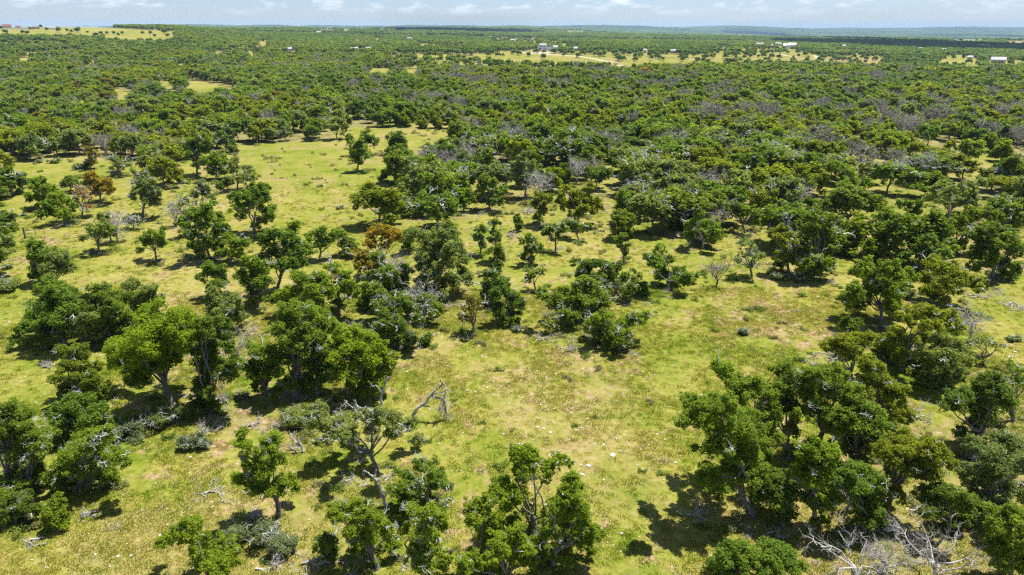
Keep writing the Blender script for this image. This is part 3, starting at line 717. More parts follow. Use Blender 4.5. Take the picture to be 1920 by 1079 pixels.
O bright 792 1105|775,960,12;800,965,12;820,970,10;790,985,14;755,990,10;800,1000,14;785,1020,14;770,1040,12;805,1035,14;820,1060,14;790,1060,14;835,1050,10;830,990,8|tw20|twig-streaked oak cut by the bottom edge, right of the bright broad one
O bright 1000 1012|975,860,14;990,850,12;1000,875,14;1020,870,12;1050,865,10;1035,880,10;975,890,12;940,905,14;955,920,14;960,945,16;985,930,14;990,960,14;1000,985,12;930,920,10;1070,870,6;1025,900,8|tw7|tallest bright oak of the bottom middle group
O bright 1035 1060|1070,900,12;1085,915,10;1060,930,12;1040,945,12;1055,960,14;1085,960,16;1100,985,14;1065,985,16;1030,975,12;1120,1000,12;1095,1015,14;1060,1015,16;1030,1010,14;1110,1030,8;1020,1035,9;1080,935,9|tw9|right-hand bright oak of the bottom middle group
O bright 920 1070|885,945,12;900,960,14;890,975,12;915,985,14;925,1000,14;905,1010,12;935,975,10;940,1015,10;920,940,10;910,935,9|tw4|left-hand bright oak of the bottom middle group
O bright 955 1110|970,1000,14;955,1010,14;985,1015,12;940,1030,16;965,1035,16;990,1035,12;920,1050,12;900,1060,14;870,1060,12;885,1040,10|tw5|low front oak of the bottom middle group, cut by the bottom edge
J grey 955 300|950,275,9;960,265,9;945,285,8|| juniper behind the wood corner
'''
# grey-green low bushes: x y width height | label
BUSHES = [
    (368, 842, 62, 30, 'silver', 'round silvery agarita bush alone on the grass left of the two-peaked oak'),
    (240, 822, 62, 34, 'silver', 'silvery bush right of the lichen-grey oaks at the left'),
    (320, 795, 70, 40, 'grey', 'grey bush at the foot of the tall bright leaning oak'),
    (1394, 627, 22, 13, 'silver', 'small silvery bush alone in the open clearing'),
    (20, 512 - 103, 24, 9, 'dark', 'small flat bush at the left edge of the left meadow'),
    (472, 1018, 84, 52, 'silver', 'large silvery bush at the foot of the two-peaked oak'),
    (530, 1035, 60, 44, 'silver', 'pale sprawling bush right of the large silvery one'),
    (585, 790, 60, 42, 'grey', 'grey shaded bush under the big central clump'),
    (556, 800, 50, 34, 'grey', 'second shaded bush under the big central clump, further left'),
    (1030, 625, 34, 34, 'olive', 'small bush with dead twigs left below the wide twisted oak'),
    (1163, 655, 40, 30, 'grey', 'dry grey bush in front of the low spreading oak'),
    (152, 318, 16, 8, 'grey', 'small grey bush on the upper border of the left meadow'),
    (45, 300, 18, 9, 'grey', 'grey bush at the upper left border of the left meadow'),
    (72, 306, 14, 7, 'silver', 'silvery little bush beside the grey one at the upper left'),
    (103, 306, 26, 9, 'dark', 'dark flat bush under the wood at the upper left'),
    (148, 318, 26, 12, 'silver', 'pale bush left of the olive-brown tree'),
    (45, 405, 12, 6, 'silver', 'tiny silvery bush beside the dense green meadow tree'),
    (1460, 525, 30, 16, 'grey', 'grey bush below the olive leaning oak'),
    (1500, 528, 40, 18, 'silver', 'silvery bush under the tall dark oak tower'),
    (1690, 655, 20, 12, 'silver', 'little silvery bush behind the sprawling olive oak'),
    (637, 392, 14, 6, 'dark', 'low dark bush in the middle of the upper meadow'),
    (1660, 620, 26, 12, 'silver', 'silvery bush by the foot of the slanting dark trunk'),
    (970, 622, 26, 12, 'silver', 'pale bush right of the small dark oak at the clearing top'),
    (340, 345, 16, 7, 'grey', 'grey bush right of the olive orange-tinged oak'),
    (870, 640, 18, 8, 'dark', 'dark weeds below the thin brownish oak'),
    (1830, 870, 40, 22, 'silver', 'silvery bush at the foot of the dark leaning oak'),
    (1700, 560, 30, 20, 'grey', 'grey bush between the slanting trunk and the olive oak'),
    (600, 790, 26, 20, 'dark', 'dark bush in the shade, right of the two grey ones under the clump'),
    (300, 560, 20, 10, 'grey', 'small bush behind the grey-green slope oak'),
    (15, 505, 22, 10, 'grey', 'thin grey bush beside the pale gravel strip at the left edge'),
    (20, 545, 40, 24, 'grey', 'half-bare bush at the left edge below the gravel strip'),
    (215, 330, 30, 12, 'silver', 'silvery bush in front of the sparse oak on the meadow border'),
    (1900, 640, 24, 12, 'grey', 'low grey bush near the right edge above the rock slabs'),
]
# heaps of fallen grey branches: x y width height | label
BRUSH = [
    (88, 690, 34, 18, 'grey fallen branch heap in the grass below the drooping-limbed oak'),
    (395, 808, 70, 34, 'pale heap of fallen branches at the foot of the dark columnar oak'),
    (285, 790, 70, 30, 'dark fallen branches in the shade of the tall bright leaning oak'),
    (415, 755, 40, 60, 'white twiggy dead boughs leaning on the dark columnar oak'),
    (165, 968, 40, 24, 'small grey fallen bough on the grass right of the young juniper'),
    (1305, 968, 60, 52, 'grey fallen dead bough by the slim-trunked oak in the grove'),
    (1065, 655, 50, 34, 'bleached dead branches hanging below the wide twisted oak'),
    (1020, 640, 44, 26, 'dry branch heap at the left foot of the wide twisted oak'),
    (530, 800, 60, 34, 'dark brush heap under the left half of the big central clump'),
    (480, 800, 46, 34, 'grey brush heap left of the big central clump'),
    (560, 845, 40, 34, 'fallen grey branch with a broken upright stub'),
    (405, 928, 70, 14, 'long low dead branch left of the two-peaked oak'),
    (590, 1060, 80, 44, 'sprawling dead branches along the bottom left of the middle'),
    (500, 1070, 70, 34, 'thin dead branches at the bottom edge right of the cut bright oak'),
    (655, 905, 30, 34, 'short broken log on the grass left of the forked dead trunk'),
    (840, 945, 36, 16, 'thin fallen twigs right of the oak below the lichen-grey one'),
    (1840, 560, 70, 40, 'large grey brush heap under the huge dark oak'),
    (1700, 480, 40, 24, 'pale brush heap right of the rounded two-stemmed oak'),
    (1550, 530, 30, 14, 'dry twigs at the right foot of the tall dark oak tower'),
    (1900, 575, 60, 22, 'fallen dead limb in the grass at the right edge'),
    (1655, 725, 60, 26, 'grey twig heap in the middle of the right-hand grove'),
    (1735, 790, 70, 50, 'arching pale dead boughs over bare soil in the grove'),
    (1680, 1000, 70, 40, 'grey brown brush on the reddish soil of the grove'),
    (1590, 1000, 80, 50, 'dry purple-grey brush below the twisted grey stems'),
    (1820, 960, 50, 40, 'broken grey boughs left of the large grey-green oak'),
    (1450, 1005, 40, 24, 'dry brush under the low dark oak of the grove'),
    (1720, 960, 50, 36, 'forked bare stems on the reddish soil of the grove'),
    (660, 560, 26, 12, 'grey brush behind the small round bright oak'),
    (665, 612, 40, 18, 'dark dry twigs on the slope left of the lichened tangle'),
    (990, 400, 40, 20, 'grey branch heap under the slanting forked oak'),
    (410, 760, 30, 20, 'grey sticks behind the pale heap by the columnar oak'),
    (460, 745, 40, 22, 'grey-brown sticks below the small bright oak of the clump'),
    (70, 1015, 40, 20, 'pale twisted dead twigs in the grass at the lower left'),
    (12, 960, 30, 50, 'bleached dead boughs at the left edge below the oaks'),
    (960, 445, 30, 14, 'dry twigs around the slim pointed juniper'),
    (1345, 505, 24, 10, 'dry weeds behind the lone bare sapling'),
    (1760, 500, 30, 20, 'grey sticks behind the olive oak at the right'),
    (1862, 720, 50, 40, 'pale bare twig ball beside the dark right-leaning oak'),
]
# standing dead or bare trees: foot x y, top y, width | label
BARES = [
    (1339, 538, 490, 46, 'lone bare sapling with a thin dark stem at the clearing top'),
    (222, 455, 398, 34, 'dead tree with one pale curved trunk right of the slim leaning grey oak'),
    (330, 425, 375, 30, 'dead grey tree standing left of the half-dead silvery oak'),
    (455, 690, 612, 90, 'white dead tree sprawling right of the dark columnar oak'),
    (736, 560, 470, 60, 'tall grey dead snag among the oaks below the orange ones'),
    (1592, 1095, 1005, 190, 'spreading bare dead tree at the bottom edge right of the low thicket'),
    (1735, 1085, 990, 200, 'white many-armed dead tree at the bottom right'),
    (1650, 1080, 1010, 120, 'grey dead tree between the two big bare ones at the bottom right'),
    (795, 600, 530, 70, 'bleached dead crown right of the dark tangled oak'),
    (1490, 395, 340, 40, 'bare grey tree right of the oak behind the wide low one'),
    (1470, 470, 405, 44, 'bare purple-grey tree above the olive leaning oak'),
    (1700, 345, 290, 40, 'bare grey trunk cluster in the upper right wood, left member'),
    (1722, 350, 288, 44, 'bare grey trunk cluster in the upper right wood, middle member'),
    (1748, 348, 292, 40, 'bare grey trunk cluster in the upper right wood, right member'),
    (1010, 385, 320, 30, 'bare trunk beside the slanting forked oak'),
    (1080, 345, 300, 30, 'bare tree in the open wood right of the olive yellow-tinged oak'),
    (1560, 700, 640, 40, 'bare branch tree at the upper left tip of the right-hand grove'),
    (1585, 960, 900, 30, 'small white snag inside the right-hand grove'),
    (1810, 640, 580, 60, 'dead grey limbs above the sparse grey oak at the right'),
    (485, 1000, 960, 20, 'small bare stem beside the two-peaked oak'),
]
FAR_TREES = [(2, 50, 10), (11, 64, 11), (43, 64, 9), (52, 65, 9), (77, 53, 8), (88, 58, 8), (111, 61, 13), (126, 60, 8), (134, 62, 8), (147, 62, 14), (132, 68, 8), (142, 71, 8), (164, 63, 6),
             (180, 70, 11), (190, 66, 9), (193, 72, 10), (201, 65, 8), (214, 65, 8), (222, 68, 8), (230, 65, 8), (283, 65, 9), (290, 70, 8), (308, 64, 12), (315, 70, 9), (268, 65, 8), (57, 51, 7), (64, 51, 6)]
ROCKS = [(1103, 873, 17), (1093, 891, 19), (1149, 853, 20), (1116, 833, 8), (1132, 834, 9), (1008, 801, 10), (1020, 804, 10), (1032, 811, 12), (1089, 803, 13), (1145, 690, 8), (1092, 692, 8), (1190, 735, 8),
         (1110, 672, 7), (1152, 727, 5), (1128, 728, 5), (890, 735, 8), (935, 700, 6), (925, 715, 7), (960, 735, 6), (955, 757, 7), (867, 812, 7), (838, 838, 6), (858, 830, 6), (912, 806, 7), (1132, 900, 7),
         (1118, 916, 6), (1170, 968, 7), (1150, 1023, 6), (1160, 943, 6), (1260, 945, 6), (1893, 669, 16), (1905, 702, 14), (1903, 660, 10), (1902, 630, 9), (88, 1065, 10), (60, 1050, 10), (315, 985, 9), (388, 953, 8), (400, 950, 7), (345, 962, 8),
         (355, 955, 7), (380, 985, 8), (420, 925, 7), (1534, 557, 10), (1455, 560, 6), (1542, 567, 7), (580, 975, 9), (677, 940, 11), (748, 1012, 8), (756, 1070, 12), (90, 822, 10), (1740, 1023, 9), (1700, 955, 9), (1712, 962, 9), (820, 898, 6), (992, 838, 8), (1000, 825, 7), (1170, 815, 6), (1205, 880, 8), (1195, 872, 7)]
# ------------------------------------------------------------------ ground sheet
def build_ground():
    th = np.concatenate([np.radians(np.linspace(-180, -60, 40, endpoint=False)), np.radians(np.linspace(-60, -42, 40, endpoint=False)),
                         np.radians(np.linspace(-42, 42, 440, endpoint=False)), np.radians(np.linspace(42, 60, 40, endpoint=False)), np.radians(np.linspace(60, 180, 41))])
    d = np.concatenate([np.linspace(2, 24, 8, endpoint=False), np.geomspace(24, 13300, 380)])
    A, D = np.meshgrid(th, d)
    X = D * np.sin(A); Y = D * np.cos(A)
    Z = height(X, Y)
    n, m = X.shape
    V = np.stack([X, Y, Z], -1).reshape(-1, 3)
    i = np.arange(n - 1)[:, None] * m; j = np.arange(m - 1)[None]
    Fq = np.stack([i + j, i + m + j, i + m + j + 1, i + j + 1], -1).reshape(-1, 4)
    me = mesh_from('ground', V, Fq, [M_GROUND], smooth=True)
    px, py, _ = project(V[:, 0], V[:, 1], V[:, 2])
    front = V[:, 1] > 1
    op = open_mask(px, py) & front
    dd = np.hypot(V[:, 0], V[:, 1])
    wood = np.where(front & ~op & (dd > 95), 1.0, 0.0)
    wood = np.where(~front, 0.3, wood)
    wood = np.where((px > 1060) & (px < 1720) & (py > 84) & (py < 124) & front, 0.15, wood)
    mott = fbm(V[:, 0] / 22, V[:, 1] / 22, 21, 3)
    thin = sstep(220, 420, dd)
    wood = wood * np.clip((1 - 0.8 * (1 - thin) * sstep(0.42, 0.56, mott)), 0, 1)
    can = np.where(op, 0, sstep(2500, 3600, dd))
    sd = (sandy_mask(px, py) & front).astype(float)
    for pl_, w_ in SOIL: sd = np.maximum(sd, np.where(in_poly(px + 70 * (fbm(V[:, 0] / 3, V[:, 1] / 3, 8, 3) - .5), py + 60 * (fbm(V[:, 0] / 3, V[:, 1] / 3, 9, 3) - .5), pl_) & front, w_ * 0.62, 0))
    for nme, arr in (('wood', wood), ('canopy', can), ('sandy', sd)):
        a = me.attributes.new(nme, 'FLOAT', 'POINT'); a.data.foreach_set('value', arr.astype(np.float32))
    o = link('ground', me); tag(o, 'rolling dry yellow-green grass country reaching to the horizon', None, None, 'structure')
build_ground()

# ------------------------------------------------------------------ trees read off the photograph
rngG = np.random.default_rng(11)
placed = []          # (x, y, radius, foot px, foot py, label)
n_oak = 0
def on_plane(px, py, yb):
    d = ray(px, py)
    t = yb / d[1]
    return np.array([d[0] * t, yb, CAMH + d[2] * t])
def tree_from_spec(line, idx):
    head, lob, opt, lab = [s.strip() for s in line.split('|')]
    kd, tone, fx, fy = head.split(); fx = float(fx); fy = float(fy)
    rng = np.random.default_rng(1000 + idx)
    B = ground(fx, fy)
    dep = B @ FW - np.array([0, 0, CAMH]) @ FW
    mpp = dep / F
    L_ = [tuple(float(v) for v in s.split(',')) for s in lob.split(';')]
    xs = [l[0] for l in L_]
    wid = (max(l[0] + l[2] for l in L_) - min(l[0] - l[2] for l in L_)) * mpp
    out = []
    for i, (lx, ly, lr) in enumerate(L_):
        R = lr * mpp * (1.5 if (fx > 1280 and fy > 600) else 1.28 if fy > 560 else 1.14)
        dy = rng.uniform(-0.30, 0.38) * wid if i else 0.05 * wid
        for _ in range(14):
            p = on_plane(lx, ly, B[1] + dy)
            g = hz1(p[0], p[1])
            if p[2] > g + 0.75 * R: break
            dy -= 0.35 * R + 0.15
        q = p - B
        out.append((q[0], q[1], q[2], R))
        if rng.random() < (1.0 if fx > 1280 else 0.75):
            a_ = rng.uniform(0, 6.28); e_ = np.array([q[0] + math.cos(a_) * R * .9, q[1] + rng.uniform(-.5, .5) * R, q[2] + math.sin(a_) * R * .7])
            if e_[2] > 0.9 * R: out.append((*e_, R * rng.uniform(.55, .8)))
        # the crown goes on behind and below what the photograph shows
        if rng.random() < 0.45:
            b = np.array([q[0] + rng.uniform(-.4, .4) * R, q[1] + R * rng.uniform(0.9, 1.6), q[2] - R * rng.uniform(0.1, 0.5)])
            if b[2] > 0.8 * R: out.append((*b, R * 0.85))
    if fy > 560 and (fx, fy) not in ((325, 762), (707, 887), (524, 969), (884, 627), (268, 600), (808, 952), (1033, 1055)):
        for _ in range(4 if fx > 1280 else 3):
            R = rng.uniform(0.09, 0.13) * wid; out.append((rng.uniform(-.3, .3) * wid, rng.uniform(-.2, .3) * wid, rng.uniform(1.0, 2.4) * R + 0.3, R))
    thin = 'thin' in opt
    tw = int(opt.split('tw')[1].split()[0]) if 'tw' in opt else 0
    leaf = float(np.clip(2.3 * dep / 683.0, 0.12, 0.9))
    V, Fq, wd, tt = grow(B, out, leaf, (0.9 if thin else 2.55) * (1.15 if kd == 'J' else 1), rng, tw, sub=12 if not thin else 8, multi=1)
    name = 'live_oak_tree' if kd == 'O' else 'juniper_tree'
    cat = 'tree'
    r = empty(name, B, lab, cat, 'live oaks in and around the meadows' if kd == 'O' else 'junipers among the oaks')
    if kd == 'O':
        tr = wd.mesh('trunk', M_BARK); link('trunk', tr, r)
    else:
        link('trunk', wd.mesh('trunk', M_BARK), r)
    link('crown', mesh_from('crown', V, Fq, [M_LEAF]), r, colour=TONE[tone])
    if tw: tag(link('bare_twigs', tt.mesh('bare_twigs', M_TWIG), r), kind='stuff')
    placed.append((B[0], B[1], wid * 0.42, fx, fy, lab))
    return r
for i, line in enumerate([l for l in SPEC.strip().split('\n') if l.strip()]):
    tree_from_spec(line, i)
n_oak = sum(1 for o in scene.objects if o.name.startswith('live_oak_tree'))
n_jun = sum(1 for o in scene.objects if o.name.startswith('juniper_tree'))

# ------------------------------------------------------------------ low bushes, brush heaps, bare trees
for i, (x, y, w, h, tone, lab) in enumerate(BUSHES):
    rng = np.random.default_rng(5000 + i)
    B = ground(x, y); dep = (B - [0, 0, CAMH]) @ FW; mpp = dep / F
    W = w * mpp; H = h * mpp * 1.05
    lob = [(rng.uniform(-.36, .36) * W, rng.uniform(-.3, .3) * W, rng.uniform(0.3, 0.6) * H, rng.uniform(0.20, 0.30) * min(W, H * 1.6)) for _ in range(9)]
    leaf = float(np.clip(1.9 * dep / 683.0, 0.09, 0.6))
    V, Fq, wd, tt = grow(B, lob, leaf, 1.7, rng, 5, trunk_r=0.03, sub=5, k=4, multi=3)
    r = empty('bush', B, lab, 'bush', 'low grey-green bushes')
    link('foliage', mesh_from('foliage', V, Fq, [M_LEAF]), r, colour=TONE[tone])
    link('stem', wd.mesh('stem', M_BARK), r)
    tag(link('bare_twigs', tt.mesh('bare_twigs', M_TWIG), r), kind='stuff')
def bare_mesh(W, H, dep, rng, tower=True):
    tb = Tubes(); mn = max(0.014, dep / 683.0 * 0.22)
    f = np.array([rng.uniform(-.08, .08) * W, 0, 0.34 * H])
    p = bend([0, 0, -0.2], f, rng, 6, 0.12); r0 = 0.022 * H + 0.03
    tb.add(p, np.linspace(r0 * 1.3, r0 * 0.8, 6), 8)
    for i in range(8):
        a = i / 8 * 2 * math.pi + rng.uniform(-.4, .4)
        e = np.array([math.cos(a) * W * rng.uniform(.22, .38), math.sin(a) * W * rng.uniform(.2, .34), H * rng.uniform(0.55, 0.86)])
        q = bend(p[rng.integers(3, 6)], e, rng, 6, 0.14)
        tb.add(q, np.linspace(r0 * 0.55, max(mn, r0 * 0.2), 6), 6)
        for k in range(6):
            s = q[rng.integers(2, 6)]
            d = rng.normal(0, 0.6, 3) + (e - p[5]) / np.linalg.norm(e - p[5]) * 0.7
            spray(tb, s, d, H * rng.uniform(.12, .22), max(mn * 1.2, r0 * 0.2), rng, 3, 4, 0.7)
    return tb
for i, (x, y, ty, w, lab) in enumerate(BARES):
    rng = np.random.default_rng(6000 + i)
    B = ground(x, y); dep = (B - [0, 0, CAMH]) @ FW; mpp = dep / F
    H = max(0.8, on_plane(x, ty, B[1])[2] - B[2]); W = w * mpp
    tb = bare_mesh(W, H, dep, rng)
    r = empty('bare_tree', B, lab, 'dead tree', 'bare grey trees')
    link('trunk', tb.mesh('trunk', M_DEAD if i != 0 else M_BARK), r)
for i, (x, y, w, h, lab) in enumerate(BRUSH):
    rng = np.random.default_rng(7000 + i)
    B = ground(x, y); dep = (B - [0, 0, CAMH]) @ FW; mpp = dep / F
    W = w * mpp; H = h * mpp
    tb = Tubes(); mn = max(0.016, dep / 683.0 * 0.30)
    for k in range(9):
        a = rng.uniform(0, 2 * math.pi)
        s = np.array([rng.uniform(-.4, .4) * W, rng.uniform(-.35, .35) * W, 0.05])
        d = np.array([math.cos(a), math.sin(a) * .8, rng.uniform(0.1, 0.75) * min(1.4, H / W * 2)])
        spray(tb, s, d, W * rng.uniform(.14, .26), max(mn * 1.6, 0.03), rng, 3, 4, 0.6)
    tb.add(bend([-.3 * W, 0, 0.12], [.25 * W, .1 * W, 0.25 * H], rng, 6, 0.1), np.linspace(0.06, 0.02, 6), 6)
    o = link('brush_heap', tb.mesh('brush_heap', M_BRUSH if ('brown' in lab or 'dark' in lab or 'dry' in lab) else M_DEAD), None, B)
    tag(o, lab, 'dead branches', 'heaps of fallen branches')

# the bowed dead tree in the clearing, the two snags near it and the arching limb
def dead_by_lines(fx, fy, lines, lab, twigs=(), name='dead_tree', mat=M_DEAD, seed=1):
    rng = np.random.default_rng(seed)
    B = ground(fx, fy); dep = (B - [0, 0, CAMH]) @ FW; mpp = dep / F
    tb = Tubes()
    for pts, r0, r1 in lines:
        P = np.array([on_plane(a, b, B[1] + c * mpp) - B for a, b, c in pts])
        P = np.where(np.arange(3) == 2, np.maximum(P, -0.2), P)
        t = np.linspace(0, 1, len(P)); tt2 = np.linspace(0, 1, len(P) * 3)
        P = np.stack([np.interp(tt2, t, P[:, k]) for k in range(3)], 1) + rng.normal(0, 0.022, (len(P) * 3, 3))
        tb.add(P, np.linspace(r0, r1, len(P)) * mpp * 0.8, 8)
    for a, b, c, n, ln in twigs:
        s = on_plane(a, b, B[1] + c * mpp) - B
        for _ in range(n):
            d = rng.normal(0, 0.6, 3); d[2] -= 0.5
            spray(tb, s, d, ln * mpp, 0.9 * mpp, rng, 3, 4, 0.6)
    r = empty(name, B, lab, 'dead tree')
    link('trunk', tb.mesh('trunk', mat), r)
dead_by_lines(773, 788, [([(773, 788, 0), (777, 772, 0), (785, 763, 0), (797, 757, 0), (806, 745, 0), (812, 736, 0), (822, 728, 2), (830, 718, 2), (826, 714, 0)], 4.2, 1.6),
                         ([(790, 760, 0), (798, 762, -2), (806, 763, -3)], 2.6, 1.4),
                         ([(810, 742, 0), (818, 746, -2), (828, 748, -2), (832, 755, 0), (836, 765, 0), (838, 780, 0), (842, 788, 2)], 3.2, 0.9),
                         ([(830, 718, 2), (834, 724, 2), (836, 732, 0), (834, 742, 0), (832, 750, 0)], 1.6, 0.8),
                         ([(834, 757, 0), (828, 770, -3), (823, 786, -3)], 1.2, 0.6), ([(835, 762, 0), (833, 776, 3), (832, 788, 3)], 1.0, 0.6), ([(822, 728, 2), (818, 722, 3)], 1.2, .6)],
              'bowed grey dead tree curving over the open grass in the clearing', [(836, 770, 0, 6, 11), (834, 752, 0, 5, 9), (832, 735, 0, 5, 8), (828, 760, 0, 5, 9), (812, 738, 0, 3, 8)], seed=3)
dead_by_lines(717, 785, [([(717, 785, 0), (715, 765, 0), (714, 745, 0), (720, 725, 0), (724, 712, 0), (731, 705, 0)], 3.6, 1.8), ([(716, 740, 0), (706, 723, -2), (700, 724, -2)], 1.6, .7), ([(724, 714, 0), (729, 709, 2), (734, 707, 2)], 1.8, .8)],
              'pale broken snag standing left of the bowed dead tree', [(700, 724, 0, 1, 5)], seed=4)
dead_by_lines(725, 950, [([(725, 952, 0), (719, 935, 0), (713, 915, 0), (706, 900, 0), (699, 893, 0)], 4.0, 3.2), ([(700, 894, 0), (690, 888, -2), (682, 882, -3)], 2.4, .9), ([(702, 894, 0), (705, 885, 2), (706, 880, 2)], 2.4, 1.3),
                         ([(709, 900, 0), (714, 893, 2), (722, 893, 2)], 1.8, .8), ([(722, 932, 0), (724, 922, 2), (725, 917, 2)], 2.2, 1.6)],
              'forked dead trunk standing in front of the wide lichen-grey oak', [(684, 883, 0, 2, 5)], seed=5)
dead_by_lines(780, 960, [([(780, 960, 0), (779, 945, 0), (781, 930, 0), (779, 915, 0), (775, 903, 0)], 1.8, 1.0), ([(780, 945, 0), (776, 940, 0)], 1.1, .6), ([(781, 945, 0), (784, 936, 0)], 1.2, .7)],
              'thin pale snag among the leaves right of the forked dead trunk', [(776, 903, 0, 1, 5)], seed=6)
dead_by_lines(928, 568, [([(928, 568, 0), (923, 553, 0), (916, 542, 0), (905, 535, 0), (893, 531, 0), (884, 528, 0)], 2.6, 1.1)], 'arching pale dead limb beside the oak right of the very wide one', [(886, 529, 0, 2, 6)], seed=7)
dead_by_lines(568, 848, [([(570, 848, 0), (564, 836, 0), (560, 828, 0), (557, 817, 0)], 3.0, 2.2), ([(562, 836, 0), (552, 828, 0), (545, 818, 0), (542, 808, 0)], 2.2, .8)], 'short broken stub of a dead trunk on the grass left of the lichen-grey oak', [(545, 815, 0, 2, 7)], seed=8)
dead_by_lines(675, 775, [([(688, 763, 0), (680, 768, 0), (668, 762, 0), (665, 750, 0)], 3.4, 2.6), ([(680, 768, 0), (665, 768, 0), (650, 755, 0), (645, 750, 0)], 1.8, .8)], 'fallen grey limb under the right edge of the big central clump', [(650, 752, 0, 2, 8)], seed=9, mat=M_DEAD)
dead_by_lines(1500, 690, [([(1556, 668, 0), (1545, 662, 0), (1534, 660, 0), (1528, 668, 0), (1515, 672, 0), (1503, 680, 0)], 1.6, .7)], 'bare crooked branch reaching over the grass from the right-hand grove', [(1530, 662, 0, 2, 6)], seed=10)

# ------------------------------------------------------------------ distances: prototypes for the woods
def proto(kind, seed, leaf, cover, tw=0, k=5, H=6.0, sub=5):
    """a whole tree of 6 m, leaves and wood as separate meshes"""
    rng = np.random.default_rng(seed)
    lob = []
    if kind == 'oak':
        nl = rng.integers(7, 11); W = H * rng.uniform(0.42, 0.58)
        for i in range(nl):
            a = rng.uniform(0, 2 * math.pi); q = math.sqrt(rng.random()) * 0.72
            z = H * (0.80 - 0.30 * q * q) * rng.uniform(0.78, 1.0)
            lob.append((math.cos(a) * q * W, math.sin(a) * q * W, z, H * rng.uniform(0.17, 0.26)))
        for i in range(4):
            a = rng.uniform(0, 2 * math.pi)
            lob.append((math.cos(a) * W * .65, math.sin(a) * W * .65, H * rng.uniform(0.34, 0.5), H * rng.uniform(0.15, 0.20)))
        lob.append((0, 0, H * 0.6, H * 0.24))
    elif kind == 'juniper':
        W = H * rng.uniform(0.34, 0.46)
        for i in range(14):
            z = rng.uniform(0.12, 0.9); a = rng.uniform(0, 2 * math.pi); q = rng.uniform(0.2, 0.8) * (1.05 - z) ** 0.6
            lob.append((math.cos(a) * q * W, math.sin(a) * q * W, z * H * 0.92, H * rng.uniform(0.15, 0.22)))
        lob.append((0, 0, H * 0.4, H * 0.25))
    V, Fq, wd, tt = grow(None, lob, leaf, cover, rng, tw, sub=sub, k=k, limbs=6)
    wm = None
    Vw = np.concatenate(wd.V); Fw = np.concatenate(wd.F)
    if tw:
        Vt = np.concatenate(tt.V); Ft = np.concatenate(tt.F)
        wm = (np.concatenate([Vw, Vt]), np.concatenate([Fw, Ft + len(Vw)]), np.concatenate([np.zeros(len(Fw)), np.ones(len(Ft))]))
    else: wm = (Vw, Fw, np.zeros(len(Fw)))
    return (V, Fq), wm
def proto_pair(kind, seed, *a, **kw):
    (V, Fq), (Vw, Fw, mi) = proto(kind, seed, *a, **kw)
    return mesh_from('crown', V, Fq, [M_LEAF]), mesh_from('trunk', Vw, Fw, [M_BARK, M_TWIG], mi, smooth=True)
def proto_joined(name, kind, seed, tone, *a, **kw):
    (V, Fq), (Vw, Fw, mi) = proto(kind, seed, *a, **kw)
    me = mesh_from(name, np.concatenate([V, Vw]), [Fq, Fw.astype(np.int64) + len(V)], [MT[tone], M_BARK, M_TWIG], np.concatenate([np.zeros(len(Fq)), mi + 1]))
    o = bpy.data.objects.new(name, me); o.color = (*TONE[tone], 1)
    return o
NEAR = {'oak': [proto_pair('oak', 100 + i, 0.44, 2.6, tw=[0, 4, 2, 9, 0, 6][i], sub=9) for i in range(6)],
        'juniper': [proto_pair('juniper', 200 + i, 0.42, 2.8, sub=8) for i in range(4)]}
BAREP = [bare_mesh(5.0, 5.5, 190, np.random.default_rng(300 + i)).mesh('trunk', M_GREYTREE) for i in range(4)]

HOUSES_AT = [(1018, 95.5, 30), (1079, 97, 5), (1424, 87.5, 9), (1459, 86.5, 8), (1447, 88.5, 4), (1478, 92, 14), (1497, 98, 8), (1870, 119.5, 14), (598, 64.5, 6), (485, 94, 6), (544, 98, 5), (665, 95, 10), (692, 94.5, 9), (670, 82, 5),
             (768, 76, 6), (962, 79, 6), (1209, 100, 5), (1262, 101, 6), (1582, 90, 5), (1818, 113, 6), (1725, 95, 5), (1769, 97, 5)]
HG = []
for a_, b_, w_ in HOUSES_AT:
    g_ = ground(a_, b_); dd_ = math.hypot(g_[0], g_[1]); HG.append((g_[0], g_[1], dd_, w_ * g_[1] * CP / F))
def near_house(x, y):
    m = np.zeros(np.shape(x), bool)
    for a_, b_, dd_, w_ in HG:
        al = (x * a_ + y * b_) / dd_ - dd_; la = np.abs(x * b_ - y * a_) / dd_
        m |= (la < w_ + 2) & (al > -dd_ * 0.055 - 8) & (al < 16)
    return m
# candidate trees of the woods, out to 700 m
def scatter(rmax, rmin, sp, seed, half=43):
    rng = np.random.default_rng(seed)
    n = int(rmax * math.tan(math.radians(half)) / sp) + 1
    gx, gy = np.meshgrid(np.arange(-n, n + 1), np.arange(int(rmin / sp * 0.6), int(rmax / sp) + 2))
    X = (gx + 0.5 * (gy % 2)) * sp; Y = gy * sp * 0.9
    X = X + rng.uniform(-.42, .42, X.shape) * sp; Y = Y + rng.uniform(-.42, .42, X.shape) * sp
    X = X.ravel(); Y = Y.ravel(); D = np.hypot(X, Y)
    k = (D < rmax) & (D >= rmin) & (Y > 5) & (np.abs(np.arctan2(X, Y)) < math.radians(half))
    X, Y = X[k], Y[k]
    Z = height(X, Y)
    px, py, dep = project(X, Y, Z)
    return X, Y, Z, px, py, np.hypot(X, Y), rng
X, Y, Z, px, py, D, rng = scatter(720, 85, 4.25, 31)
def open_view(X, Y, px, py):
    dep = np.maximum(Y * CP, 10)
    return open_mask(px, py) | ((py < 215) & (open_mask(px, py - 4.2 * F / dep) | open_mask(px, py - 2.2 * F / dep)))
op = open_view(X, Y, px, py)
gap = fbm(X / 24, Y / 24, 41, 3)
dens = np.where(op, 0.0, 1.0)
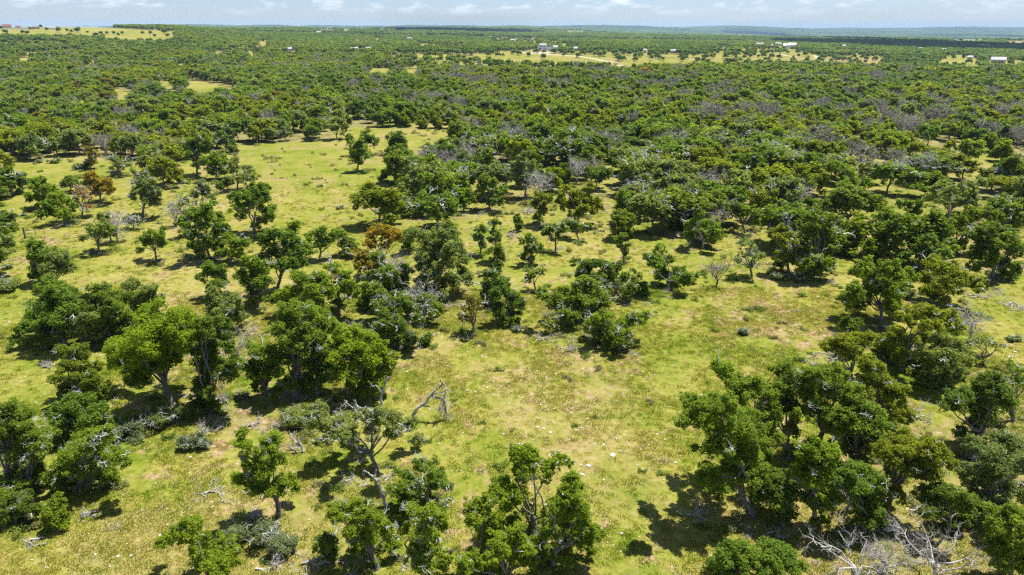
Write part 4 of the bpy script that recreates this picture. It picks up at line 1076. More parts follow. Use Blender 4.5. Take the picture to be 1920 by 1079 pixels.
# the nearer wood right of the upper meadow is broken up by grass
near_right = (py > 262) & (px > 860)
dens = np.where(near_right & (dens > 0), np.clip((gap - 0.36) * 4.6, 0.25, 0.95), dens)
dens = np.where((py > 430) & (px > 1250) & (py < 520) & (gap > 0.5), 0.55, dens)
dens = np.where((py > 430) & (px > 860) & (px <= 1250) & (py < 470) & (gap > 0.5), 0.5, dens)
dens = np.where((py > 130) & (py <= 262) & (dens > 0), np.clip((gap - 0.26) * 6, 0.6, 1), dens)
dens = np.where((py <= 262) & (px < 700) & (dens > 0), np.clip((gap - 0.30) * 6, 0.45, 0.97), dens)
dens = np.where(op & (py < 130), 0.11, dens)
dens = np.where((px < -60) & (py > 290), 0.5, dens); dens = np.where((px > 1980) & (py > 250), 0.6, dens)
dens = np.where(near_house(X, Y), 0, dens)
keep = rng.random(len(X)) < dens
pl = np.array([(a, b, c) for a, b, c, *_ in placed])
for a, b, c in pl:
    keep &= np.hypot(X - a, Y - b) > c + 1.4
X, Y, Z, px, py, D, gap = [q[keep] for q in (X, Y, Z, px, py, D, gap)]
n = len(X)
species = fbm(X / 60, Y / 60, 51, 3); tonef = fbm(X / 38, Y / 38, 61, 3)
u = rng.random(n)
pj = np.where(py > 262, 0.10, np.where(px > 620, 0.50, 0.34)) + (species - 0.5) * 1.6
pdead = np.where((py > 190) & (py < 345) & (px > 1330), 0.20, 0.035) + np.clip((fbm(X / 17, Y / 17, 71, 2) - 0.66) * 2.5, 0, 0.4) * (py < 345)
kindv = np.where(u < pdead, 2, np.where(rng.random(n) < pj, 1, 0))
Hh = np.where(kindv == 1, rng.uniform(2.8, 5.2, n), rng.uniform(3.6, 6.8, n)) * np.where(py > 262, 1.0, 0.98)
Hh = np.where(kindv == 2, Hh * 0.95, Hh)
tn = np.full(n, 'green ')
tname = []
for i in range(n):
    t = tonef[i] + rng.normal(0, 0.09)
    if kindv[i] == 1: tname.append('juniper' if t < 0.56 else 'olive')
    else:
        warm = 0.06 if (px[i] < 420 and 150 < py[i] < 320) else 0.005
        if rng.random() < warm: tname.append('brown' if rng.random() < 0.85 else 'orange')
        else: tname.append('dark' if t < 0.42 else 'grey' if t < 0.53 else 'green' if t < 0.62 else 'olive')
tname = np.array(tname)
inview = (px > -40) & (px < 1960) & (py > 20)
LAND = [(185, 350, 'the orange meadow tree'), (745, 330, 'the pyramid-shaped oak'), (1000, 350, 'the slanting forked oak'), (1177, 400, 'the rounded dark-stemmed oak'), (1540, 430, 'the tall dark oak tower'),
        (1860, 470, 'the huge dark oak'), (1660, 440, 'the rounded two-stemmed oak'), (1722, 320, 'the bare grey trunk cluster'), (1320, 440, 'the wide low oak'), (425, 270, 'the meadow\'s upper left corner'),
        (860, 270, 'the upper meadow\'s right corner'), (600, 250, 'the meadow\'s upper border'), (220, 310, 'the sparse silvery border oak'), (40, 320, 'the left-edge oak mott'), (1120, 270, 'the tan bare patch'), (1512, 330, 'the fork-stemmed wood oak'), (360, 165, 'the small bright far clearing')]
PLN = np.array([(a, b) for a, b, _ in LAND], float)
ORD = ['nearest', 'second', 'third', 'fourth', 'fifth', 'sixth', 'seventh', 'eighth', 'ninth', 'tenth', 'eleventh', 'twelfth', 'thirteenth', 'fourteenth', 'fifteenth', 'sixteenth', 'seventeenth', 'eighteenth', 'nineteenth', 'twentieth', 'twenty-first', 'twenty-second', 'twenty-third', 'twenty-fourth', 'twenty-fifth', 'twenty-sixth', 'twenty-seventh', 'twenty-eighth', 'twenty-ninth', 'thirtieth']
def auto_labels(ii, noun):
    """a phrase for each: its look and its rank on one side of a landmark"""
    keyed = {}
    for i in ii:
        d = np.hypot(PLN[:, 0] - px[i], (PLN[:, 1] - py[i]) * 2.2)
        k = int(np.argmin(d)); dx = px[i] - PLN[k, 0]; dy = (py[i] - PLN[k, 1]) * 2.2
        side = ('right of' if dx > 0 else 'left of') if abs(dx) > abs(dy) else ('below' if dy > 0 else 'behind')
        size = 'small' if Hh[i] < 4.9 else 'tall' if Hh[i] > 6.1 else 'middling'
        w = WORDS[tname[i]] if noun != 'bare tree' else 'grey'
        keyed.setdefault((size, w, side, k), []).append((d[k], i))
    res = {}
    for (size, w, side, k), v in keyed.items():
        v.sort()
        for r, (_, i) in enumerate(v):
            tail = '' if len(v) == 1 else (', nearest' if r == 0 else ', farthest' if r == len(v) - 1 else ', ' + ORD[min(r, 29)] + ' nearest')
            res[i] = f'{size} {w} {noun} {side} {LAND[k][2]}{tail}'
    return res
order = np.argsort(D)
pick = {0: [], 1: [], 2: []}
lim = {0: 297 - n_oak - 27, 1: 296 - n_jun, 2: 200}
for i in order:
    if not inview[i]: continue
    if len(pick[kindv[i]]) < lim[kindv[i]] and D[i] < 330: pick[kindv[i]].append(i)
single = np.zeros(n, bool)
for kd in (0, 1, 2): single[pick[kd]] = True
GRP = {0: 'live oaks of the nearer wood', 1: 'junipers of the nearer wood', 2: 'bare grey trees of the wood'}
PT = {k: None for k in range(3)}
for kd, nm, noun in ((0, 'live_oak_tree', 'live oak'), (1, 'juniper_tree', 'juniper'), (2, 'bare_tree', 'bare tree')):
    labs = auto_labels(pick[kd], noun)
    for i in pick[kd]:
        r = empty(nm, (X[i], Y[i], Z[i]), labs[i], 'tree' if kd < 2 else 'dead tree', GRP[kd])
        s = Hh[i] / 6.0
        r.rotation_euler = (0, 0, rng.uniform(0, 6.28)); r.scale = (s * rng.uniform(1.0, 1.35), s * rng.uniform(1.0, 1.35), s)
        if kd == 2:
            link('trunk', BAREP[rng.integers(4)], r)
        else:
            L_ = NEAR['oak' if kd == 0 else 'juniper']
            c, t = L_[rng.integers(len(L_))]
            link('trunk', t, r); link('crown', c, r, colour=TONE[tname[i]])

# ------------------------------------------------------------------ instanced woods
def gn_instances(name, pts, rot, scl, idx, protos, label, kind='stuff', material=None):
    col = bpy.data.collections.new(name + '_sources')
    for o in protos: col.objects.link(o)
    names = sorted(o.name for o in protos)
    remap = np.array([names.index(o.name) for o in protos])
    me = bpy.data.meshes.new(name)
    me.vertices.add(len(pts)); me.vertices.foreach_set('co', np.asarray(pts, np.float32).ravel())
    for an, ty, arr, fld in (('rot', 'FLOAT_VECTOR', rot, 'vector'), ('scl', 'FLOAT_VECTOR', scl, 'vector')):
        a = me.attributes.new(an, ty, 'POINT'); a.data.foreach_set(fld, np.asarray(arr, np.float32).ravel())
    a = me.attributes.new('idx', 'INT', 'POINT'); a.data.foreach_set('value', remap[np.asarray(idx)].astype(np.int32))
    o = bpy.data.objects.new(name, me); COL.objects.link(o)
    ng = bpy.data.node_groups.new(name, 'GeometryNodeTree')
    ng.interface.new_socket('Geometry', in_out='INPUT', socket_type='NodeSocketGeometry')
    ng.interface.new_socket('Geometry', in_out='OUTPUT', socket_type='NodeSocketGeometry')
    gi = ng.nodes.new('NodeGroupInput'); go = ng.nodes.new('NodeGroupOutput')
    ip = ng.nodes.new('GeometryNodeInstanceOnPoints'); ci = ng.nodes.new('GeometryNodeCollectionInfo')
    ci.inputs['Collection'].default_value = col; ci.inputs['Separate Children'].default_value = True; ci.inputs['Reset Children'].default_value = True
    ip.inputs['Pick Instance'].default_value = True
    def na(nm, ty):
        q = ng.nodes.new('GeometryNodeInputNamedAttribute'); q.data_type = ty; q.inputs['Name'].default_value = nm; return q.outputs['Attribute']
    l = ng.links.new
    l(gi.outputs[0], ip.inputs['Points']); l(ci.outputs[0], ip.inputs['Instance'])
    l(na('idx', 'INT'), ip.inputs['Instance Index']); l(na('scl', 'FLOAT_VECTOR'), ip.inputs['Scale'])
    e2 = ng.nodes.new('FunctionNodeEulerToRotation'); l(na('rot', 'FLOAT_VECTOR'), e2.inputs[0]); l(e2.outputs[0], ip.inputs['Rotation'])
    l(ip.outputs[0], go.inputs[0])
    md = o.modifiers.new('scatter', 'NODES'); md.node_group = ng
    tag(o, label, None, None, kind)
    return o
def rots(n, rng): return np.stack([np.zeros(n), np.zeros(n), rng.uniform(0, 6.283, n)], 1)
def scls(H, rng, base=6.0, w=1.0): return np.stack([H / base * rng.uniform(.85, 1.2, len(H)) * w, H / base * rng.uniform(.85, 1.2, len(H)) * w, H / base], 1)

TL = ['dark', 'grey', 'green', 'olive', 'brown', 'orange', 'juniper']
def wood_set(prefix, leaf, cover, nshape, k, sub, twl=(0, 3, 0)):
    P = []; ix = {}
    for t in TL:
        for s in range(nshape):
            kd = 'juniper' if t in ('juniper',) else 'oak'
            o = proto_joined(f'{prefix}_{t}_{s}', kd, 400 + s * 7 + (50 if kd == 'juniper' else 0), t, leaf, cover, tw=twl[s % len(twl)] if kd == 'oak' else 0, k=k, sub=sub)
            ix[(t, s)] = len(P); P.append(o)
    for s in range(2):
        o = bpy.data.objects.new(f'{prefix}_bare_{s}', BAREP[s]); ix[('bare', s)] = len(P); P.append(o)
    return P, ix
rest = ~single
P1, ix1 = wood_set('mid', 0.62, 2.6, 3, 4, 4)
m = rest & (D < 420)
def idx_for(mask, ix, ns):
    return [ix[('bare', rng.integers(2))] if kindv[i] == 2 else ix[('juniper' if (kindv[i] == 1 and tname[i] == 'juniper') else tname[i], rng.integers(ns))] for i in np.nonzero(mask)[0]]
gn_instances('oak_and_juniper_woodland', np.stack([X, Y, Z - 0.1], 1)[m], rots(m.sum(), rng), scls(Hh[m], rng), idx_for(m, ix1, 3), P1, 'dense green oak and juniper woodland beyond the meadows')
P2, ix2 = wood_set('far', 1.0, 2.3, 2, 3, 3, (0,))
m = rest & (D >= 420)
pts = [np.stack([X, Y, Z - 0.1], 1)[m]]; rr = [rots(m.sum(), rng)]; ss = [scls(Hh[m], rng)]; ii = idx_for(m, ix2, 2)
# single trees out to 1700 m, then ever larger clumps
def far_ring(r0, r1, sp, H0, H1, wid, fd, prot_ns=2, thr=0.0):
    fx, fy, fz, fpx, fpy, fD, rg = scatter(r1, r0, sp, int(r0) + 5, 41)
    fo = open_view(fx, fy, fpx, fpy)
    g = fbm(fx / (sp * 6), fy / (sp * 6), 81, 3)
    dn = np.where(fo, fd, np.clip((g - 0.24) * 5, 0.35, 1))
    dn = np.where((fpx > 1060) & (fpx < 1720) & (fpy > 84) & (fpy < 124) & (g < 0.52), 0.22, dn)
    dn = np.where(near_house(fx, fy), 0.0, dn)
    dn = np.where(fo & (fpx < 340) & (fpy < 78), 0.0, dn)
    k = rg.random(len(fx)) < dn
    fx, fy, fz, fo = fx[k], fy[k], fz[k], fo[k]
    fp2 = fpx[k]; fy2 = fpy[k]
    H = rg.uniform(H0, H1, len(fx))
    tf = fbm(fx / 90, fy / 90, 91, 3) + rg.normal(0, 0.1, len(fx))
    w = np.where(fo, 1.0, wid)
    S = scls(H, rg); S[:, 0] *= w; S[:, 1] *= w
    tf = tf - (0.12 if r0 > 1500 else 0.05)
    t = ['dark' if q < 0.48 else 'grey' if q < 0.60 else 'green' if q < 0.66 else 'juniper' if q < 0.72 else 'olive' for q in tf]
    return np.stack([fx, fy, fz - 0.2], 1), rots(len(fx), rg), S, t, rg
for (r0, r1, sp, H0, H1, wid, fd) in ((720, 1700, 7.0, 4.5, 7.0, 1.25, 0.10), (1700, 4200, 17.0, 5.5, 9.0, 2.2, 0.04)):
    a, b, c, t, rg = far_ring(r0, r1, sp, H0, H1, wid, fd)
    pts.append(a); rr.append(b); ss.append(c); ii += [ix2[(q, int(rg.integers(2)))] for q in t]
gn_instances('distant_woodland', np.concatenate(pts), np.concatenate(rr), np.concatenate(ss), ii, P2, 'far oak and juniper woods covering the country to the hills')
a, b, c, t, rg = far_ring(4200, 12500, 46, 7, 11, 6.0, 0.05)
P3, ix3 = wood_set('hill', 2.1, 1.5, 1, 3, 2, (0,))
gn_instances('hill_woodland', a, b, c, [ix3[('dark', 0)] for q in t], P3, 'bluish wooded hills along the horizon')

# the trees dotted over the far left hill field
oakfar = proto_pair('oak', 777, 0.9, 2.6, k=4, sub=4), proto_pair('oak', 778, 0.9, 2.6, k=4, sub=4)
ftd = []
for i, (x, y, w) in enumerate(FAR_TREES):
    B = ground(x, y)
    if B is None or np.hypot(*B[:2]) > 1500:
        B = ground(x, 56.5)
    dep = (B - [0, 0, CAMH]) @ FW
    W = w * dep / F
    pos = 'along the skyline' if y < 58 else 'low on the slope' if y > 66 else 'in mid-slope'
    wd_ = 'widest' if w >= 13 else 'small' if w <= 8 else 'rounded'
    near_ = 'below the pale wall' if x < 60 else 'by the skyline shed' if x < 110 else 'amid the field' if x < 240 else 'at the right end'
    ftd.append((x, y, B, W, f'{wd_} dark oak {near_}, {pos} on the far left hill'))
cnt = {}
for f in ftd: cnt[f[4]] = cnt.get(f[4], 0) + 1
seen = {}
for j, (x, y, B, W, lab) in enumerate(ftd):
    if cnt[lab] > 1:
        seen[lab] = seen.get(lab, 0) + 1
        q = lab.split(' dark oak ')
        seen_ = seen[lab]; lab = f"{q[0]} dark oak {q[1].split(' on the far')[0]}, far left hill, {ORD[seen[lab]-1] if seen[lab] > 1 else 'first'} from left"
    r = empty('live_oak_tree', B, lab, 'tree', 'oaks dotted over the far left hill field')
    s = W / 6.2; r.scale = (s, s, s * 0.85); r.rotation_euler = (0, 0, j * 1.3)
    c, t = oakfar[j % 2]; link('trunk', t, r); link('crown', c, r, colour=TONE['dark'])

# ------------------------------------------------------------------ grass tussocks, weeds, stones
def tuft_obj(name, seed, nb, h, w):
    rg = np.random.default_rng(seed)
    V = []; Fq = []
    for i in range(nb):
        a = rg.uniform(0, 6.28); r = math.sqrt(rg.random()) * w
        x, y = math.cos(a) * r, math.sin(a) * r
        hh = h * rg.uniform(.5, 1.1) * (1 - 0.5 * r / w); b = rg.uniform(0, 6.28); ln = rg.uniform(.1, .6) * hh
        wx, wy = math.cos(b + 1.57) * .028, math.sin(b + 1.57) * .028
        k = len(V)
        V += [(x - wx, y - wy, -0.02), (x + wx, y + wy, -0.02), (x + math.cos(b) * ln, y + math.sin(b) * ln, hh)]
        Fq.append((k, k + 1, k + 2))
    me = mesh_from(name, np.array(V), np.array(Fq), [M_TUFT])
    return bpy.data.objects.new(name, me)
TU = [tuft_obj(f'tussock_{i}', 900 + i, 46, 0.22, 0.34) for i in range(4)]
rg = np.random.default_rng(77)
def grass_zone(r0, r1, sp, h, seed):
    gx, gy, gz, gpx, gpy, gD, rg2 = scatter(r1, r0, sp, seed, 47)
    k = (gpx > -80) & (gpx < 2000) & (gpy < 1130)
    f1 = fbm(gx / 3.2, gy / 3.2, 33, 3)
    k &= rg2.random(len(gx)) < np.clip((f1 - 0.30) * 3.2, 0.12, 1.0)
    gx, gy, gz = gx[k], gy[k], gz[k]
    s = h * rg2.uniform(.5, 1.3, len(gx))
    return np.stack([gx, gy, gz], 1), rots(len(gx), rg2), np.stack([s * 1.15, s * 1.15, s * 0.9], 1), rg2.integers(0, 4, len(gx))
gz_ = [grass_zone(24, 75, 0.36, 0.8, 91), grass_zone(75, 130, 0.95, 1.0, 92)]
gn_instances('grass', np.concatenate([g[0] for g in gz_]), np.concatenate([g[1] for g in gz_]), np.concatenate([g[2] for g in gz_]), np.concatenate([g[3] for g in gz_]), TU, 'short dry yellow-green grass tussocks of the meadows')

def rock_mesh(name, seed, flat=0.35):
    rg = np.random.default_rng(seed)
    k = 9; a = np.sort(rg.uniform(0, 2 * math.pi, k)); r = rg.uniform(.24, .52, k) * np.where(rg.random(k) < .25, .7, 1)
    rings = [(1.0, -0.12), (1.04, flat * .25), (0.86, flat * .45), (0.4, flat * .5)]
    V = np.concatenate([np.stack([np.cos(a) * r * s_, np.sin(a) * r * s_, np.full(k, z_) + rg.uniform(-.04, .04, k)], 1) for s_, z_ in rings] + [np.array([[0, 0, flat * .52]])])
    Fq = [(q * k + i_, q * k + (i_ + 1) % k, (q + 1) * k + (i_ + 1) % k, (q + 1) * k + i_) for q in range(3) for i_ in range(k)]
    T = [(3 * k + i_, 3 * k + (i_ + 1) % k, 4 * k) for i_ in range(k)]
    return mesh_from(name, V, [np.array(Fq), np.array(T)], [M_ROCK])
RM = [rock_mesh('limestone_rock', s) for s in range(5)]
for i, (x, y, w) in enumerate(ROCKS):
    B = ground(x, y); dep = (B - [0, 0, CAMH]) @ FW; W = w * dep / F * 0.85
    o = link('limestone_rock', RM[i % 5], None, (B[0], B[1], B[2] + 0.02))
    o.scale = (W, W * rg.uniform(.6, 1.0), W * rg.uniform(.25, .5)); o.rotation_euler = (0, 0, rg.uniform(-.5, .5))
    where = ('at the right edge' if x > 1850 else 'on the lower left slope' if x < 560 else 'in the bottom middle' if (y > 900) else 'in the clearing')
    if w >= 12:
        lb = {1103: 'flat pale rock slab in the clearing, upper of two close together', 1093: 'pale rock slab beside the tallest bright oak, lower of two', 1149: 'long pinkish rock slab alone in the middle of the clearing',
              1032: 'pale slab at the right end of a short row of stones in the clearing', 1089: 'white angular rock near the reddish bare patch of the clearing', 1893: 'flat white rock slab at the right edge, upper one',
              1905: 'flat white rock slab at the right edge, lower one', 756: 'pale rock under the bottom middle oaks'}.get(x, f'large pale limestone slab {where}')
        tag(o, lb, 'rock', 'larger limestone slabs')
    else:
        tag(o, f'small white limestone rock lying in the grass {where}', 'rock', f'small white rocks {where}')
def gravel_zone():
    gx, gy, gz, gpx, gpy, gD, rg2 = scatter(190, 26, 0.62, 101, 47)
    f1 = 0.7 * fbm(gx / 3.3, gy / 3.3, 133, 4) + 0.3 * fbm(gx / 18, gy / 18, 134, 2)
    cl = ((gpx > 700) & (gpx < 1300) & (gpy > 640)) | ((gpx < 600) & (gpy > 920)) | ((gpx > 1500) & (gpy > 820)) | ((gpx < 140) & (gpy > 400) & (gpy < 500))
    p = np.clip((f1 - 0.47) * 2.4, 0, 0.42) * np.where(cl, 1.5, 0.5) + np.where(cl, 0.02, 0.005)
    k = rg2.random(len(gx)) < p
    gx, gy, gz = gx[k], gy[k], gz[k]
    s = 0.07 + 0.24 * rg2.random(len(gx)) ** 3
    return np.stack([gx, gy, gz + 0.02], 1), rots(len(gx), rg2), np.stack([s, s * .8, s * .7], 1), rg2.integers(0, 5, len(gx))
g = gravel_zone()
RO = [bpy.data.objects.new(f'stone_{i}', RM[i]) for i in range(5)]
gn_instances('gravel', *g, RO, 'loose pale limestone gravel strewn through the grass')

# dry weeds and low leafy plants spread under and between the oaks
WE = []
for i in range(4):
    rgw = np.random.default_rng(950 + i)
    Cc = rgw.uniform(-.35, .35, (6, 3)); Cc[:, 2] = rgw.uniform(.1, .28, 6)
    V, Fq = leaves(Cc, np.full(6, .2), np.full(6, 42), 0.10, rgw)
    wm_ = leaf_material(f'weed_leaves_{i}', [(0.15, 0.20, 0.05), (0.11, 0.17, 0.035), (0.20, 0.20, 0.07), (0.16, 0.17, 0.10)][i])
    WE.append(bpy.data.objects.new(f'weed_{i}', mesh_from('weed', V, Fq, [wm_])))
for i in range(2):
    rgw = np.random.default_rng(970 + i); tb = Tubes()
    for k in range(7):
        d = rgw.normal(0, 1, 3); d[2] = abs(d[2]) * 0.5; spray(tb, np.array([rgw.uniform(-.3, .3), rgw.uniform(-.3, .3), 0.02]), d, .35, .022, rgw, 2, 3, .7)
    WE.append(bpy.data.objects.new(f'sticks_{i}', tb.mesh('sticks', M_BRUSH)))
wx, wy, wz, wpx, wpy, wD, rg3 = scatter(210, 26, 0.95, 111, 47)
p = 0.014 + 0.08 * np.clip((fbm(wx / 5, wy / 5, 141, 3) - 0.5) * 5, 0, 1)
under = np.zeros(len(wx))
for a, b, c in pl: under = np.maximum(under, np.clip(1.25 - np.hypot(wx - a, wy - b) / (c * 1.25 + 0.5), 0, 1))
p = p + 0.45 * under
k = rg3.random(len(wx)) < p
wx, wy, wz, wD, under = wx[k], wy[k], wz[k], wD[k], under[k]
ws = rg3.uniform(.45, 1.15, len(wx)) * (1 + wD / 260)
wi = np.where(rg3.random(len(wx)) < 0.12 + 0.33 * under, rg3.integers(4, 6, len(wx)), rg3.integers(0, 4, len(wx)))
gn_instances('undergrowth', np.stack([wx, wy, wz], 1), rots(len(wx), rg3), np.stack([ws, ws, ws * .8], 1), wi, WE, 'low weeds and dead sticks in the grass and under the oaks')

# ------------------------------------------------------------------ tracks
def strip(name, pts, width, lab, mat=M_ROAD, lift=0.25):
    P = []
    for a, b in pts:
        g_ = ground(a, b); P.append(g_[:2])
    P = np.array(P); t = np.linspace(0, 1, len(P)); tt_ = np.linspace(0, 1, len(P) * 12)
    Q = np.stack([np.interp(tt_, t, P[:, 0]), np.interp(tt_, t, P[:, 1])], 1)
    T = np.gradient(Q, axis=0); T /= np.linalg.norm(T, axis=1)[:, None]; Nn_ = np.stack([-T[:, 1], T[:, 0]], 1)
    rows = []
    for s in (-.5, -.17, .17, .5):
        W_ = Q + Nn_ * width * s
        rows.append(np.stack([W_[:, 0], W_[:, 1], height(W_[:, 0], W_[:, 1]) + lift - (0.35 if abs(s) > .4 else 0)], 1))
    V = np.concatenate(rows); m_ = len(Q); Fq = []
    for r_ in range(3):
        for i in range(m_ - 1): Fq.append((r_ * m_ + i, r_ * m_ + i + 1, (r_ + 1) * m_ + i + 1, (r_ + 1) * m_ + i))
    o = link(name, mesh_from(name, V, np.array(Fq), [mat], smooth=True)); tag(o, lab, None, None, 'structure')
strip('dirt_road', [(990, 98), (1012, 99), (1030, 103), (1085, 106), (1110, 110), (1135, 115), (1160, 118)], 6, 'pale driveway curving down from the white house')
strip('dirt_road', [(980, 124), (1040, 124), (1100, 124), (1170, 123)], 5, 'pale dirt road at the foot of the far field')
strip('dirt_road', [(755, 112), (790, 115), (770, 108)], 5, 'tan track in the far centre field')
strip('dirt_road', [(1440, 98), (1458, 101), (1475, 105), (1500, 108)], 4, 'pale track below the white buildings')
strip('dirt_road', [(1527, 104), (1535, 112), (1545, 117)], 5, 'bare sandy track right of the white buildings')
strip('dirt_road', [(985, 98), (1000, 101), (1010, 101), (1030, 98)], 12, 'pale forecourt of the white house')
strip('dirt_road', [(1405, 92), (1440, 90), (1460, 92), (1475, 94)], 7, 'pale yard between the white buildings')

# ------------------------------------------------------------------ buildings
def box(x0, x1, y0, y1, z0, z1):
    V = np.array([(x, y, z) for z in (z0, z1) for y in (y0, y1) for x in (x0, x1)], float)
    Fq = np.array([(0, 2, 3, 1), (4, 5, 7, 6), (0, 1, 5, 4), (1, 3, 7, 5), (3, 2, 6, 7), (2, 0, 4, 6)])
    return V, Fq
def gable(x0, x1, y0, y1, z0, rise, over=0.5, th=0.25):
    x0 -= over; x1 += over; y0 -= over; y1 += over; ym = (y0 + y1) / 2
    V = []
    for x in (x0, x1):
        V += [(x, y0, z0), (x, ym, z0 + rise), (x, y1, z0), (x, y0, z0 - th), (x, ym, z0 + rise - th), (x, y1, z0 - th)]
    Fq = [(0, 6, 7, 1), (1, 7, 8, 2), (3, 4, 10, 9), (4, 5, 11, 10), (0, 3, 9, 6), (2, 8, 11, 5), (0, 1, 4, 3), (1, 2, 5, 4), (6, 9, 10, 7), (7, 10, 11, 8)]
    return np.array(V, float), np.array(Fq)
def house(fx, fy, blocks, wall_m, roof_m, lab, name='house', cat='house', rot=None):
    """blocks: x0 x1 (photo px from fx), depth m, z0 z1 m, roof rise, dy, windows"""
    B = ground(fx, fy); dep = (B - [0, 0, CAMH]) @ FW; m_ = dep / F
    r = empty(name, B, lab, cat)
    r.rotation_euler = (0, 0, -math.atan2(B[0], B[1]) if rot is None else rot)
    for (a, b, dp, z0, z1, rise, dy, win) in blocks:
        V, Fq = box(a * m_, b * m_, dy, dy + dp, z0 - 0.6, z1)
        if rise > 0:                                   # closed gable ends
            n0 = len(V); V = np.concatenate([V, [(a * m_, dy + dp / 2, z1 + rise * .92), (b * m_, dy + dp / 2, z1 + rise * .92)]])
            w = mesh_from('wall', V, [Fq, np.array([(4, 8, 6), (5, 7, 9)])], [wall_m])
        else: w = mesh_from('wall', V, Fq, [wall_m])
        link('wall', w, r)
        if rise > 0: V, Fq = gable(a * m_, b * m_, dy, dy + dp, z1 + 0.05, rise)
        else: V, Fq = box(a * m_ - .3, b * m_ + .3, dy - .3, dy + dp + .3, z1 + 0.003, z1 + .35)
        link('roof', mesh_from('roof', V, Fq, [roof_m]), r)
        for k in range(win):
            cx = (a + (b - a) * (k + .5) / win) * m_; ww = (b - a) / win * m_ * .17
            h0 = z0 + (z1 - z0) * .28; h1 = z0 + (z1 - z0) * .74
            f = link('window', mesh_from('window', *box(cx - ww - .15, cx + ww + .15, dy - .12, dy + .1, h0 - .15, h1 + .15), [M_WHITE]), r)
            link('pane', mesh_from('pane', *box(cx - ww, cx + ww, dy - .16, dy - .124, h0, h1), [M_GLASS]), f)
house(1018, 95.5, [(-10, 8, 12, 0, 4.2, 0, 0, 2), (-6, 6, 9, 4.6, 6.4, 1.6, 2, 2), (8, 20, 9, 0, 3.6, 0, 1, 4), (20, 27, 10, 0, 4.0, 2.0, 0, 2), (3, 8, 4, 0, 4.9, 0, -4.2, 1)], M_WHITE, M_ROOFM, 'large white two-storey house with dark windows above the far centre field')
house(1079, 97, [(-3, 3, 8, 0, 3.4, 2.0, 0, 2)], M_TAN, M_ROOFM, 'small tan outbuilding right of the large white house')
house(1424, 87.5, [(-6.5, 6.5, 12, 0, 4.4, 1.2, 0, 5)], M_WHITE, M_ROOFM, 'long pale-roofed white building, leftmost of the hilltop group')
house(1459, 86.5, [(-5, 3, 10, 0, 4, 2, 0, 3), (3, 6, 7, 0, 3, 1, 1, 1)], M_WHITE, M_ROOFM, 'white building in the middle of the hilltop group')
house(1447, 88.5, [(-1.6, 1.6, 5, 0, 3, 1.4, 0, 1)], M_WHITE, M_ROOFM, 'tiny white shed within the hilltop group')
house(1478, 92, [(-9, 0, 12, 0, 5, 2.2, 0, 3), (0, 12, 12, 0, 6, 2.4, 2, 4), (-4, -1, 4, 0, 6.2, 0, -4.1, 1)], M_WHITE, M_WHITE, 'biggest white house, right end of the hilltop group')
house(1497, 98, [(-6, 6, 4, 0, 1.6, 0, 0, 4)], M_TAN, M_ROOFM, 'low tan pool house with dark openings below the biggest white house')
house(1870, 119.5, [(-11, 12, 22, 0, 3.6, 2.4, 0, 2)], M_TAN, M_ROOFM, 'open barn with a wide pale metal roof at the far right', 'barn', 'barn')
house(598, 64.5, [(-4, 4, 12, 0, 4, 2, 0, 2)], M_TAN, M_ROOFM, 'white farmhouse among trees near the skyline, left of the middle')
house(485, 94, [(-3, 3, 8, 0, 3, 1.6, 0, 2)], M_TAN, M_REDROOF, 'house with a reddish roof by the small far fields')
house(544, 98, [(-3, 3, 8, 0, 3, 1.6, 0, 2)], M_TAN, M_ROOFM, 'small white-roofed shed right of the reddish roof')
house(665, 95, [(-6, 6, 7, 0, 2.4, 1.0, 0, 6)], M_TAN, M_ROOFM, 'long low pale shed among the far trees, left of the pair')
house(692, 94.5, [(-5, 5, 7, 0, 2.4, 1.0, 0, 4)], M_WHITE, M_ROOFM, 'pale shed among the far trees, right of the pair')
house(670, 82, [(-3, 3, 8, 0, 3.4, 2, 0, 2)], M_TAN, M_REDROOF, 'tiny tan house above the long low pale shed')
house(768, 76, [(-4, 4, 9, 0, 3.4, 1.5, 0, 2)], M_TAN, M_ROOFM, 'white roofed house in the far middle woods')
house(962, 79, [(-4, 4, 9, 0, 3.4, 1.8, 0, 2)], M_WHITE, M_ROOFM, 'blue-grey roofed cottage left above the large white house')
house(1209, 100, [(-2.5, 2.5, 8, 0, 3.2, 1.5, 0, 2)], M_TAN, M_ROOFM, 'small white cabin among the trees at the end of the driveway')
house(1262, 101, [(-4, 4, 8, 0, 3.2, 1.6, 0, 2)], M_TAN, M_ROOFM, 'tan cottage right of the small white cabin')
house(1582, 90, [(-3, 3, 8, 0, 3.2, 1.6, 0, 2)], M_TAN, M_ROOFM, 'white cottage in the wood right of the hilltop group')
house(1818, 113, [(-4, 4, 8, 0, 3.0, 1.5, 0, 2)], M_TAN, M_ROOFM, 'pale shed left of the wide-roofed barn')
house(1725, 95, [(-3, 3, 8, 0, 3.0, 1.5, 0, 2)], M_TAN, M_ROOFM, 'pale roof in the cloud-shaded wood, upper one')
house(1769, 97, [(-3, 3, 8, 0, 3.0, 1.5, 0, 2)], M_TAN, M_ROOFM, 'pale roof in the cloud-shaded wood, lower one by the bright field')
house(14, 55, [(-7, 7, 14, 0, 4, 2.6, 30, 3)], M_TAN, M_REDROOF, 'dark red roofed house on the left skyline')
house(35, 55.5, [(-4, 4, 10, 0, 3, 2.0, 34, 3)], M_TAN, M_REDROOF, 'smaller dark red roofed house on the left skyline')
house(68, 56, [(-6, 6, 10, 0, 3, 1.2, 30, 4)], M_TAN, M_REDROOF, 'brownish low house right of the skyline wall')
house(96, 56.5, [(-6, 6, 10, 0, 3, 1.4, 30, 4)], M_WHITE, M_ROOFM, 'grey-white shed on the left skyline below bare trees')
